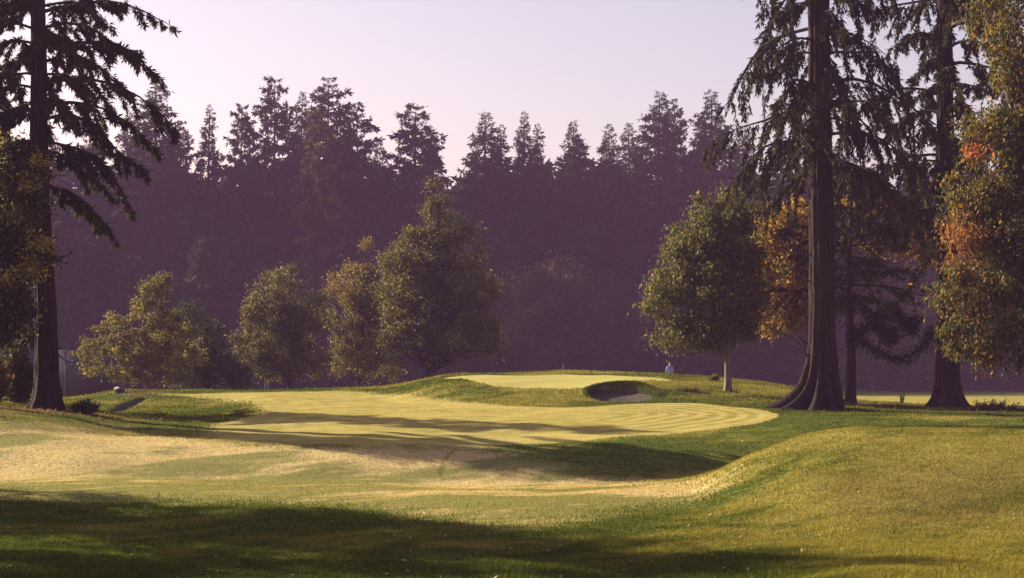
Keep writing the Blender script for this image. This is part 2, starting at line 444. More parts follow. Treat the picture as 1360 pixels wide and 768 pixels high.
# ------------------------------------------------------------------ haze (a box of even morning mist)
HZ = 900.0
bv = np.array([(x, y, z) for z in (-2.0, 62.0) for y in (-HZ - 8, HZ + 8) for x in (-HZ - 8, HZ + 8)])
bf = np.array([(0, 2, 3, 1), (4, 5, 7, 6), (0, 1, 5, 4), (2, 6, 7, 3), (0, 4, 6, 2), (1, 3, 7, 5)])
n = NT('morning_haze')
pv = n.n('ShaderNodeVolumePrincipled')
pv.inputs['Color'].default_value = (.315, .187, .385, 1); pv.inputs['Density'].default_value = .0008; pv.inputs['Anisotropy'].default_value = 0.0
n.t.links.new(pv.outputs[0], n.out.inputs['Volume'])
tag(link('haze', mesh_np('haze', bv, bf), n.m), kind='stuff')

# ------------------------------------------------------------------ vegetation builders
def unit(v):
    return v / np.maximum(np.linalg.norm(v, axis=-1, keepdims=True), 1e-9)

def tubes(P, r, sides=5):
    """P (M,K,3) paths, r (M,K) radii -> V, quads"""
    Mn, K, _ = P.shape
    T = np.gradient(P, axis=1); T = unit(T)
    up = np.where(np.abs(T[..., 2:3]) > .9, np.array([1., 0, 0]), np.array([0, 0, 1.]))
    A = unit(np.cross(T, up)); B = np.cross(T, A)
    th = np.arange(sides) * 2 * math.pi / sides
    ring = A[:, :, None] * np.cos(th)[None, None, :, None] + B[:, :, None] * np.sin(th)[None, None, :, None]
    V = P[:, :, None] + ring * r[:, :, None, None]
    id_ = np.arange(Mn * K * sides).reshape(Mn, K, sides)
    a = id_[:, :-1]; b = id_[:, 1:]
    q = np.stack([a, np.roll(a, -1, 2), np.roll(b, -1, 2), b], -1).reshape(-1, 4)
    return V.reshape(-1, 3), q

def join(parts):
    V, Q, o = [], [], 0
    for v, q in parts:
        V.append(v); Q.append(q + o); o += len(v)
    return np.concatenate(V), np.concatenate(Q)

def kites(P, A, B, ln, wd):
    """leaf quads: base P, long axis A (unit), width axis B (unit), length, width"""
    ln = ln[:, None]; wd = wd[:, None]
    N = np.cross(A, B)
    v0 = P; v2 = P + A * ln
    m = P + A * ln * .45 + N * wd * .18
    v1 = m + B * wd * .5; v3 = m - B * wd * .5
    V = np.stack([v0, v1, v2, v3], 1).reshape(-1, 3)
    q = np.arange(len(P) * 4).reshape(-1, 4)
    return V, q

def palette(rng, n, cols, wts, var=.25):
    c = np.array(cols, float)[rng.choice(len(cols), n, p=np.array(wts) / np.sum(wts))]
    return c * (1 + var * rng.uniform(-1, 1, (n, 1)))

def trunk_mesh(rng, path, r0, r1, flare=0.0, flare_h=1.2, lobes=5, sides=28, rings=40, ridge=.06, skew=None, base_drop=.25, rough=0.0):
    """path: function t in 0..1 -> xyz ; a trunk with furrowed sides and a root flare."""
    t = np.linspace(0, 1, rings) ** 1.7
    C = np.array([path(x) for x in t])
    H = C[:, 2] - C[0, 2]
    th = np.arange(sides) * 2 * math.pi / sides
    ph = rng.uniform(0, 6.28, 8)
    rad = (r0 + (r1 - r0) * t ** .8)[:, None]
    fl = np.exp(-H / flare_h)[:, None]
    lob = (.35 + .65 * np.abs(np.cos(th * lobes / 2 + ph[0] + .5 * np.sin(th + ph[3]))) ** 1.5)[None, :]
    tw = th[None, :] + .02 * H[:, None]
    rid = ridge * (np.sin(tw * 9 + ph[1]) * .5 + np.sin(tw * 14 + ph[2] + .3 * np.sin(H[:, None])) * .5 + .35 * np.sin(H[:, None] * 1.9 + 3 * np.sin(th)[None] + ph[4]))
    rr = rad * (1 + rid) + r0 * flare * fl * lob
    if skew is not None:
        rr = rr * (1 + fl * .55 * np.cos(th - skew)[None, :])
    if rough:
        Tg, Hg = np.meshgrid(th, H)
        pl = sum(w_ * (vnoise(40 + np.cos(Tg) * f_ + np.sin(Tg) * f_ * 1.7, Hg * f_ * .16 + 11 + np.sin(Tg) * f_ * .3) - .5) for w_, f_ in ((1, 5), (.7, 11), (.5, 23)))
        rr = rr + rough * pl * (1 + 1.5 * fl)
        rr = rr + r0 * fl * .22 * (vnoise(60 + Tg * 3.5, Hg * 1.6 + 3) - .5)
    V = np.stack([C[:, 0:1] + rr * np.cos(th), C[:, 1:2] + rr * np.sin(th), np.repeat(C[:, 2:3], sides, 1)], -1)
    V[0, :, 2] -= base_drop
    V = V.reshape(-1, 3)
    id_ = np.arange(rings * sides).reshape(rings, sides)
    a, b = id_[:-1], id_[1:]
    q = np.stack([a, np.roll(a, -1, 1), np.roll(b, -1, 1), b], -1).reshape(-1, 4)
    return V, q

def conifer_parts(rng, H, Rb, base=.12, nb=70, ntw=14, nspray=9000, slen=.8, swid=.3, e0=.15, droop=.45, prof=.85,
                  cols=((.03, .045, .025),), wts=(1,), hang=.5, twl=.42, top_r=.0, az=None, jitter=.35, branch_r=.05, hts=None, twig_tubes=False, upturn=.15, lens=None, wob=.03, s0=.14):
    """Branches with twigs and hanging sprays about a stem from (0,0,0) to (0,0,H). Returns foliage (V,q,col), wood (V,q)."""
    if hts is None:
        t = base + (1 - base) * (np.arange(nb) + rng.uniform(0, 1, nb)) / nb
    else:
        t = np.asarray(hts); nb = len(t)
    a = (np.arange(nb) * 2.39996 + rng.uniform(-.5, .5, nb)) if az is None else np.asarray(az)
    k = (1 - (t - base) / (1 - base))
    L = (Rb * np.clip(k, 0, 1) ** prof + top_r) * (1 + jitter * rng.uniform(-1, 1, nb)) + .015 * Rb
    if lens is not None: L = np.asarray(lens, float)
    K = 8; s = np.linspace(0, 1, K)
    hx = np.stack([np.cos(a), np.sin(a)], 1)
    el = e0 + .5 * (1 - k) + rng.uniform(-.12, .12, nb)
    bend = rng.uniform(-.25, .25, nb)
    P = np.zeros((nb, K, 3))
    side = np.stack([-hx[:, 1], hx[:, 0]], 1)
    P[..., :2] = (hx[:, None] * s[None, :, None] + side[:, None] * (bend[:, None] * s[None] ** 2)[..., None]) * L[:, None, None]
    P[..., 2] = t[:, None] * H + L[:, None] * (el[:, None] * s - np.reshape(droop, (-1, 1)) * s ** 2 + upturn * s ** 4)
    wb = rng.uniform(0, 6.28, (nb, 3, 1)); wa = wob * L[:, None] * s[None]
    P[..., 2] += wa * np.sin(s[None] * 7 + wb[:, 0]); P[..., 0] += wa * np.sin(s[None] * 6 + wb[:, 1]); P[..., 1] += wa * np.sin(s[None] * 6 + wb[:, 2])
    r = branch_r * (L / max(Rb, .1))[:, None] ** .7 * (1 - .85 * s)[None]
    wood = [tubes(P, np.maximum(r, .012), 5)]
    # twigs
    nt_ = nb * ntw
    bi = np.repeat(np.arange(nb), ntw)
    ss = s0 + (1 - s0) * (np.tile(np.arange(ntw), nb) + rng.uniform(0, 1, nt_)) / ntw
    def at(bi, ss):
        f = np.clip(ss, 0, .999) * (K - 1); i = f.astype(int); u = (f - i)[:, None]
        return P[bi, i] * (1 - u) + P[bi, i + 1] * u, unit(P[bi, i + 1] - P[bi, i])
    p0, tan = at(bi, ss)
    sg = np.where(rng.uniform(size=nt_) < .5, 1., -1.)[:, None]
    sd = np.zeros((nt_, 3)); sd[:, :2] = side[bi]
    tl = L[bi] * twl * (1.05 - .75 * ss) * rng.uniform(.5, 1.3, nt_) + .10 * slen
    dirn = unit(sd * sg * rng.uniform(.25, 1, (nt_, 1)) + tan * rng.uniform(.3, .9, (nt_, 1)) + rng.normal(0, .2, (nt_, 3)))
    hg = hang * rng.uniform(.4, 1.5, nt_)
    u4 = np.linspace(0, 1, 4)
    TP = p0[:, None] + dirn[:, None] * (u4[None] * tl[:, None])[..., None]
    TP[..., 2] -= (hg * tl)[:, None] * u4[None] ** 1.6
    if twig_tubes:
        wood.append(tubes(TP, .016 * (1 - .7 * u4)[None].repeat(nt_, 0) * np.clip(tl, .4, 1.6)[:, None], 3))
    # sprays
    wgt = tl / tl.sum()
    ti = rng.choice(nt_, nspray, p=wgt)
    u = rng.uniform(0.05, 1, nspray) ** .8
    f = u * 2.999; i = f.astype(int); fr = (f - i)[:, None]
    sp = TP[ti, i] * (1 - fr) + TP[ti, i + 1] * fr
    td = unit(TP[ti, i + 1] - TP[ti, i])
    A = unit(td * .8 + rng.normal(0, .55, (nspray, 3)) + np.array([0, 0, -.35 * hang]))
    Bx = unit(np.cross(A, rng.normal(0, 1, (nspray, 3))))
    sp = sp + rng.normal(0, .08 * slen, (nspray, 3))
    tip = np.clip(.30 + 2.2 * L[bi[ti]] / max(Rb, .1), .3, 1)
    V, q = kites(sp, A, Bx, slen * tip * rng.uniform(.55, 1.3, nspray), swid * tip * rng.uniform(.6, 1.3, nspray))
    c = palette(rng, nspray, cols, wts)
    c = c * (1 + .3 * rng.uniform(-1, 1, nt_))[ti][:, None]
    return (V, q, np.repeat(c, 4, 0)), join(wood)

def stem(H, r0, r1=.03, sides=8, rings=10):
    z = np.linspace(0, 1, rings)
    P = np.zeros((1, rings, 3)); P[0, :, 2] = z * H - .3
    return tubes(P, (r0 + (r1 - r0) * z)[None], sides)

# ------------------------------------------------------------------ the far wood
FIR_C = ((.022, .032, .020), (.030, .042, .022), (.045, .045, .022))
FIR_W = (3, 3, 1)
protos = {}
def proto(style, k, seed):
    rng = np.random.default_rng(seed)
    H = 40.0
    if style == 'fir':
        fo, wd = conifer_parts(rng, H, 7.3, .05, 250, 9, 38000, .66, .21, .06, .50, .80, FIR_C, FIR_W, .45, .55, .2, branch_r=.10)
    elif style == 'spire':
        fo, wd = conifer_parts(rng, H, 5.0, .05, 220, 8, 28000, .62, .20, .02, .46, .85, FIR_C, FIR_W, .45, .5, .15, branch_r=.08)
    else:   # open, clumpy crown
        fo, wd = conifer_parts(rng, H, 7.0, .10, 120, 11, 30000, .66, .22, .16, .42, .68, FIR_C, FIR_W, .45, .45, .45, jitter=.5, branch_r=.14)
    mf = mesh_np('crown', fo[0], fo[1], {'tint': fo[2]}); mf.materials.append(M_NEEDLE)
    mw = mesh_np('trunk', *join([stem(H * .985, .55, .05), wd]), smooth=True); mw.materials.append(M_DARKBARK)
    protos[(style, k)] = (mf, mw)
for k in range(3):
    proto('fir', k, 100 + k); proto('spire', k, 110 + k); proto('open', k, 120 + k)

def far_conifer(px, ytop, D, style, k, wide, label, cat='conifer', group='trees along the skyline of the far wood'):
    x = (px - 680) / F * D; z0 = gz(x, D)
    H = EYE + (HY - ytop) / F * D - z0
    t = thing('conifer_tree', (x, D, z0), label, cat, group, rz=px * 1.7)
    wide *= 1.12 + .12 * math.sin(px * 2.3)
    t.rotation_euler = (.022 * math.sin(px * 1.3), .026 * math.sin(px * .7 + 1), px * 1.7)
    t.scale = (wide * H / 40, wide * H / 40, H / 40)
    for nm, me in zip(('crown', 'trunk'), protos[(style, k)]):
        link(nm, me, None, t)

SKY = [
 (205, 103, 252, 'fir', 0, 1.15, 'broad tall conifer whose crown rises beside the tips of the left redwood boughs'),
 (170, 150, 262, 'fir', 1, .9, 'conifer half hidden behind the lower right boughs of the left redwood'),
 (240, 160, 258, 'open', 1, .8, 'low ragged conifer between the broad left conifer and the slim spired one'),
 (270, 137, 255, 'spire', 0, 1.0, 'slim conifer with a bare spired tip in the left half of the skyline'),
 (314, 140, 250, 'open', 2, .75, 'thin crooked conifer just left of the tall open-crowned one'),
 (362, 103, 252, 'open', 0, .85, 'tall open-crowned conifer with sky showing through, left of the skyline peak pair'),
 (393, 122, 262, 'fir', 2, .8, 'dark narrow conifer squeezed between the two tallest open crowns'),
 (427, 104, 254, 'open', 1, 1.0, 'tallest round-shouldered conifer above the yellowish tree in the wood'),
 (455, 142, 258, 'fir', 0, .75, 'conifer at the right shoulder of the tallest round-shouldered one'),
 (481, 142, 250, 'open', 2, .85, 'leaning clumpy conifer with its crown pushed out to the right, above the small golden tree'),
 (505, 190, 262, 'open', 0, .8, 'short conifer in the dip before the open crowned tree above the big central tree'),
 (547, 141, 252, 'open', 0, 1.05, 'open wide conifer standing over the crown of the big central tree'),
 (580, 166, 256, 'spire', 1, .95, 'narrow pointed conifer just right of the one over the central tree'),
 (640, 149, 252, 'fir', 1, 1.0, 'even cone shaped conifer right of the deep gap in the skyline'),
 (667, 165, 260, 'spire', 2, 1.0, 'thin conifer between the even cone and the twin-pointed pair'),
 (690, 149, 251, 'fir', 2, .72, 'taller one of the twin pointed conifers in the middle of the skyline'),
 (710, 163, 254, 'spire', 0, 1.1, 'shorter right twin of the pointed pair in the middle of the skyline'),
 (757, 160, 251, 'fir', 0, .9, 'lone cone shaped conifer above the holes of light in the wood'),
 (777, 182, 258, 'open', 1, .7, 'small conifer clinging to the right side of the lone cone'),
 (811, 165, 252, 'fir', 1, .9, 'low cone conifer left of the tallest tree on the right skyline'),
 (866, 122, 252, 'fir', 0, 1.1, 'tall broad cone, the highest tree on the right skyline'),
 (840, 165, 262, 'fir', 2, .9, 'lower conifer tucked against the left flank of the tall broad cone'),
 (907, 134, 256, 'open', 1, .8, 'ragged conifer between the tall broad cone and the wide one by the right redwood'),
 (930, 148, 262, 'spire', 1, 1.1, 'slim dark conifer behind the wide one by the right redwood'),
 (952, 121, 252, 'fir', 2, 1.05, 'wide conifer on the skyline left of the hanging right redwood boughs'),
 (988, 165, 256, 'fir', 1, .9, 'conifer mostly covered by the outer boughs of the near right redwood'),
 (1045, 175, 256, 'open', 2, .9, 'conifer showing through the boughs left of the near right redwood trunk'),
 (1120, 185, 258, 'fir', 0, .9, 'conifer showing through the gap just right of the near right redwood trunk'),
 (1165, 205, 256, 'spire', 2, 1.2, 'short conifer in the bright gap between the two right redwoods'),
 (1215, 190, 256, 'fir', 2, 1.0, 'conifer behind the far right redwood trunk on its left side'),
 (1285, 170, 258, 'fir', 1, 1.0, 'conifer showing between the far right redwood and the golden leaf tree'),
 (120, 165, 256, 'open', 0, 1.0, 'conifer of the far wood seen under the left redwood boughs'),
 (60, 160, 258, 'fir', 2, 1.0, 'conifer of the far wood behind the left redwood trunk'),
]
for a in SKY: far_conifer(*a)

# one yellowish tree within the wood
def merged_conifers(spots, seed, cols=FIR_C, wts=FIR_W):
    Vs, Qs, Cs, o = [], [], [], 0
    rng = np.random.default_rng(seed)
    lib = []
    for k in range(4):
        fo, wd = conifer_parts(rng, 1.0 * 30, 5.6, .01, 60, 8, 2600, 2.0, 1.0, .05, .4, .65, cols, wts, .35, .5, .8)
        lib.append(fo)
    for (x, y, H, wide) in spots:
        V, q, c = lib[rng.integers(4)]
        a = rng.uniform(0, 6.28); s = H / 30
        W = np.stack([(V[:, 0]*math.cos(a) - V[:, 1]*math.sin(a)) * s * wide + x, (V[:, 0]*math.sin(a) + V[:, 1]*math.cos(a)) * s * wide + y, V[:, 2] * s + 0.0], 1)
        Vs.append(W); Qs.append(q + o); Cs.append(c * rng.uniform(.75, 1.3)); o += len(V)
    return np.concatenate(Vs), np.concatenate(Qs), np.concatenate(Cs)
rngw = np.random.default_rng(7)
spots = []
for row, (D, h0, h1, st) in enumerate(((238, 15, 25, 8.5), (250, 24, 32, 8.0), (264, 29, 36, 6.5), (282, 32, 39, 7.0), (300, 33, 40, 8.0), (244, 17, 25, 6.5), (318, 30, 38, 7.0))):
    x = -190.0
    while x < 190:
        spots.append((x + rngw.uniform(-2, 2), D + rngw.uniform(-4, 4), rngw.uniform(h0, h1), rngw.uniform(.9, 1.3)))
        x += st
V, q, c = merged_conifers(spots, 11)
tag(link('woodland', mesh_np('woodland', V, q, {'tint': c}), M_NEEDLE), kind='stuff')

# ------------------------------------------------------------------ broadleaf trees
def broadleaf(name, base_px, D, lobes, nleaf, lsize, cols, wts, label, cat='tree', group=None, seed=1, bark=None, trunk_r=.2, trunk_top=None, nclump=130,
              clump_sd=.42, hang=.0, depth=1.0, lwid=.5, spots=(), base_d=None, stray=.04, limbs=True, zbase=None, lean=0.0):
    """lobes: (px, py, rx, ry) outline ellipses seen from the tee at distance D; spots: (px, py, r, colour) patches of turned leaves or of painted sunlight."""
    rng = np.random.default_rng(seed)
    bd = base_d or D
    bx = (base_px - 680) / F * bd; z0 = gz(bx, bd) if zbase is None else zbase
    t = thing(name, (bx, bd, z0), label, cat, group)
    Lb = np.array([((p[0]-680)/F*D - bx, (p[4] if len(p) > 4 else 0.0) + D - bd, EYE + (HY-p[1])/F*D - z0, p[2]/F*D, p[2]/F*D*depth, p[3]/F*D) for p in lobes])
    vol = (Lb[:, 3]*Lb[:, 4]*Lb[:, 5]) ** .75
    li = rng.choice(len(Lb), nclump, p=vol / vol.sum())
    d = unit(rng.normal(0, 1, (nclump, 3))); rad = rng.uniform(0, 1, nclump) ** .33
    C = Lb[li, :3] + d * rad[:, None] * Lb[li, 3:] * rng.uniform(.84, 1.14, (nclump, 1))
    wc = rng.uniform(.5, 1.5, nclump); ci = rng.choice(nclump, nleaf, p=wc / wc.sum())
    sd = clump_sd * rng.uniform(.45, 1.15, nclump)
    off = rng.normal(0, 1, (nleaf, 3)) * sd[ci][:, None] * np.array([1, 1, .8])
    P = C[ci] + off
    far = rng.uniform(size=nleaf) < stray
    P[far] += rng.normal(0, clump_sd * .8, (far.sum(), 3))
    P[:, 2] = np.maximum(P[:, 2], .15)
    A = unit(rng.normal(0, 1, (nleaf, 3)) + np.array([0, 0, -hang * 1.6 - .2]))
    Bv = unit(np.cross(A, rng.normal(0, 1, (nleaf, 3))))
    ln = lsize * rng.uniform(.6, 1.35, nleaf)
    V, q = kites(P, A, Bv, ln, ln * lwid)
    c = palette(rng, nleaf, cols, wts, .3) * rng.uniform(.75, 1.3, nclump)[ci][:, None]
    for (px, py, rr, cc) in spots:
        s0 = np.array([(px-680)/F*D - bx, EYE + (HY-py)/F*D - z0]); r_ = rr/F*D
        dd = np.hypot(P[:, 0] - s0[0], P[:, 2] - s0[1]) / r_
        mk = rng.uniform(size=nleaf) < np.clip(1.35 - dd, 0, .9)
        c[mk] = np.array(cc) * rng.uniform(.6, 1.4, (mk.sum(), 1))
    link('crown', mesh_np('crown', V, q, {'tint': np.repeat(c, 4, 0)}), M_LEAF, t)
    top = trunk_top if trunk_top is not None else float(Lb[:, 2].max())
    ctr = Lb[:, :2].mean(0)
    ph = rng.uniform(0, 6, 2)
    def path(u):
        b = np.clip((u - .25) / .75, 0, 1)
        return np.array([ctr[0]*b*.6 + .12*math.sin(u*5+ph[0])*u + lean*u, ctr[1]*b*.6 + .12*math.sin(u*4+ph[1])*u, u*top])
    parts = [trunk_mesh(rng, path, trunk_r, trunk_r*.16, .45, .35, 4, 14, 20, .04)]
    if limbs:
        K = 7; s = np.linspace(0, 1, K)[None, :, None]
        hc = np.clip(C[:, 2] / top, .02, 1)
        us = np.clip(hc * rng.uniform(.35, .7, nclump), .16, .9)
        S0 = np.array([path(u) for u in us])
        mid = S0 * .45 + C * .55; mid[:, 2] += rng.uniform(-.1, .5, nclump) * np.linalg.norm(C - S0, axis=1) * .3
        mid += rng.normal(0, .15, mid.shape)
        LP = S0[:, None] * (1-s)**2 + 2 * mid[:, None] * s * (1-s) + C[:, None] * s**2
        ll = np.linalg.norm(C - S0, axis=1)
        r = (trunk_r * .22 * np.clip(ll / ll.max(), .3, 1))[:, None] * (1 - .85 * s[..., 0])
        parts.append(tubes(LP, np.maximum(r, .008), 5))
    link('trunk', mesh_np('trunk', *join(parts), smooth=True), bark or M_DARKBARK, t)
    return t

OLIVE = ((.06, .068, .018), (.11, .11, .028), (.25, .21, .05), (.30, .22, .05))
GOLD = ((.15, .125, .03), (.26, .19, .045), (.30, .19, .04), (.09, .085, .022))
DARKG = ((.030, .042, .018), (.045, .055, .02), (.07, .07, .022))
broadleaf('broadleaf_tree', 196, 118, [(206, 383, 22, 24), (203, 408, 34, 28), (190, 438, 52, 34), (150, 465, 38, 34), (232, 450, 34, 36), (195, 488, 74, 30), (122, 478, 16, 28), (205, 468, 70, 40)],
          26000, .19, ((.13, .125, .035), (.22, .19, .05), (.28, .22, .065), (.07, .075, .022)), (2, 2, 1, 2), 'airy olive-gold tree with a pointed crown standing left of the fairway behind the red mulch', seed=21, bark=M_GREYBARK, trunk_r=.26, nclump=240, clump_sd=.26)
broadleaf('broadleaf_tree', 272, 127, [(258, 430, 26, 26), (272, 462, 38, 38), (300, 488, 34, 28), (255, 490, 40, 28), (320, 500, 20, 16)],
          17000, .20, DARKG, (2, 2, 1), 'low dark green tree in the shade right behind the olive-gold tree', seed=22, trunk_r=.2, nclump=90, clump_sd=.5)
broadleaf('broadleaf_tree', 385, 130, [(375, 392, 36, 40), (345, 415, 36, 30), (405, 425, 38, 45), (375, 455, 55, 45), (330, 455, 20, 28), (345, 485, 22, 18), (400, 480, 40, 25)],
          32000, .20, OLIVE, (4, 3, .9, .5), 'rounded dark tree with a sunlit left edge right of the olive-gold tree', seed=23, trunk_r=.26, nclump=190, clump_sd=.38)
broadleaf('broadleaf_tree', 476, 134, [(480, 350, 24, 30), (462, 380, 28, 34), (488, 395, 32, 45), (470, 440, 40, 45), (480, 475, 44, 32), (512, 420, 28, 50), (515, 470, 30, 28)],
          25000, .20, OLIVE, (3, 3, 1, 1), 'small rusty golden topped tree pressed against the big central maple', seed=24, trunk_r=.22, nclump=120, clump_sd=.42,
          spots=[(478, 335, 22, (.22, .13, .035)), (452, 380, 26, (.22, .16, .035))])
broadleaf('broadleaf_tree', 573, 124, [(579, 268, 16, 26), (574, 300, 32, 32), (560, 330, 42, 36), (606, 330, 36, 40), (545, 372, 46, 44), (622, 385, 46, 46), (520, 345, 16, 18), (575, 390, 60, 62), (530, 425, 36, 40), (625, 435, 44, 40), (575, 455, 80, 30), (655, 466, 14, 10), (648, 385, 14, 14)],
          66000, .20, OLIVE, (5.5, 3, 1.1, .6), 'big central maple with a tall pointed crown and short thick trunk behind the green', cat='tree', seed=25, trunk_r=.55, nclump=330, clump_sd=.42)
broadleaf('broadleaf_tree', 967, 84, [(950, 285, 34, 36), (985, 290, 30, 38), (925, 325, 40, 44), (970, 340, 42, 50), (900, 375, 34, 44), (945, 390, 54, 50), (985, 390, 32, 50), (888, 420, 27, 36), (930, 435, 48, 26), (985, 430, 30, 26)],
          60000, .17, ((.08, .092, .022), (.14, .14, .035), (.25, .21, .05), (.045, .06, .018)), (3, 3, 1.5, 2), 'neat oval green tree on a slim pale trunk at the right end of the green', seed=26, bark=M_GREYBARK, trunk_r=.2, nclump=230, clump_sd=.34, hang=.5)
broadleaf('maple_tree', 1092, 92, [(1030, 300, 30, 34), (1008, 345, 26, 36), (1040, 365, 36, 45), (1005, 400, 24, 34), (1035, 425, 34, 26), (1070, 310, 36, 45), (1120, 300, 36, 34), (1165, 305, 36, 34), (1212, 310, 32, 30), (1240, 335, 22, 26), (1070, 380, 26, 40)],
          36000, .21, ((.44, .19, .03), (.50, .29, .05), (.34, .24, .05), (.17, .16, .035)), (1.6, 1.6, 2.4, 2.8), 'orange autumn tree spreading behind the near right redwood trunk', cat='maple tree', seed=27, trunk_r=.22, nclump=200, clump_sd=.36, hang=.4)
broadleaf('broadleaf_tree', 1405, 62, [(1345, 50, 60, 80), (1330, 165, 45, 60), (1310, 240, 50, 55), (1290, 310, 42, 45), (1310, 370, 56, 55), (1295, 440, 36, 46), (1345, 420, 60, 60), (1380, 300, 70, 140), (1410, 160, 80, 160), (1340, 300, 60, 80)],
          90000, .19, ((.11, .10, .025), (.20, .145, .03), (.28, .19, .04), (.05, .055, .018), (.32, .15, .03)), (2.6, 1.5, .9, 5.4, .5), 'large golden-leaved tree hanging in from the right edge in front of the redwoods', seed=28, trunk_r=.35, nclump=330, clump_sd=.36, hang=.9, lwid=.38,
          spots=[(1292, 200, 14, (.42, .13, .05)), (1268, 315, 34, (.27, .12, .03))])
broadleaf('broadleaf_tree', -40, 68, [(20, 225, 34, 40), (10, 300, 52, 44), (30, 335, 34, 30), (-10, 380, 48, 50), (5, 420, 36, 34), (-30, 280, 40, 60), (30, 260, 26, 36), (45, 215, 16, 18), (52, 330, 16, 16)],
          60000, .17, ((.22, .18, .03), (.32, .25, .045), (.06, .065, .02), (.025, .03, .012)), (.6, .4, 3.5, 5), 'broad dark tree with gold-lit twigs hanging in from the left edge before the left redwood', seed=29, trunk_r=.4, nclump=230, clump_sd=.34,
          spots=[(56, 212, 13, (.38, .29, .05)), (46, 246, 14, (.34, .26, .05)), (60, 322, 15, (.42, .33, .06)), (28, 290, 14, (.34, .27, .05)), (44, 352, 17, (.38, .30, .055)), (14, 372, 18, (.34, .27, .05)), (8, 250, 15, (.30, .24, .045))])  # gold spots paint sunlit clusters into the leaf colour

# hazy rounded trees at the foot of the far wood
for i, (px, py, r, lab) in enumerate(((712, 400, 46, 'faint rounded tree in the haze just right of the big central tree'), (770, 425, 40, 'low faint brownish tree in the haze above the weeds behind the green'),
                                      (826, 400, 44, 'faint rounded tree in the haze left of the oval green tree'), (740, 372, 40, 'taller faint round-topped tree in the haze behind the low brownish one'),
                                      (1190, 440, 50, 'dim rounded tree at the wood edge between the two right redwoods'), (1330, 440, 50, 'dim tree at the wood edge under the hanging golden leaves'))):
    D = 218 + 4 * (i % 3)
    broadleaf('broadleaf_tree', px, D, [(px, py, r, r * .8), (px - r*.5, py + r*.6, r * .8, r * .8), (px + r*.5, py + r*.7, r * .8, r * .8), (px, py + r*1.3, r * 1.1, r*.6)],
              7000, .5, ((.07, .06, .03), (.05, .055, .03), (.09, .06, .035)), (2, 2, 1), lab, group='rounded trees along the foot of the far wood', seed=40 + i, trunk_r=.3, nclump=80, clump_sd=1.0)
# the yellowish conifer in the wood
rngy = np.random.default_rng(77)
t = thing('conifer_tree', ((425 - 680) / F * 240, 240, 0), 'yellowish green conifer standing before the tallest dark ones in the far wood', 'conifer')
fo, wd = conifer_parts(rngy, EYE + (480 - 150) / F * 240, 4.4, .05, 70, 9, 6000, 1.1, .55, .3, .3, .6, ((.10, .085, .02), (.07, .07, .02)), (1, 1), .2, .45, .5)
link('crown', mesh_np('crown', fo[0], fo[1], {'tint': fo[2]}), M_NEEDLE, t)
link('trunk', mesh_np('trunk', *join([stem(38, .45), wd]), smooth=True), M_DARKBARK, t)

# trees standing left of the view, whose shade falls across the hollow
for i, (x, y, s) in enumerate(((-23.8, 47.6, 1.0), (-26, 41.9, 1.22), (-32.5, 53.2, 1.2), (-36, 45, 1.15), (-24.5, 35.5, 1.0))):
    D = 60.0
    p0 = 680 + x / D * F
    z0 = gz(x, y)
    k = F / D
    sc = s
    lob = [(p0, HY - (9 * sc + z0 - EYE) * k, 3.4 * k * sc, 4.0 * k * sc), (p0 - 2 * k, HY - (6.5 * sc + z0 - EYE) * k, 3 * k, 2.6 * k), (p0 + 2 * k, HY - (7 * sc + z0 - EYE) * k, 3 * k, 2.8 * k), (p0, HY - (13 * sc + z0 - EYE) * k, 2.6 * k * sc, 3.2 * k * sc)]
    tt = broadleaf('broadleaf_tree', p0, D, lob, 15000 if i in (0, 2) else 9000, .28, DARKG, (2, 2, 1), 'dark broadleaf tree standing left of the hollow outside the view', group='trees left of the hollow', seed=60 + i, trunk_r=.3, nclump=60, clump_sd=.48, zbase=z0)
    tt.location = (x, y, z0)

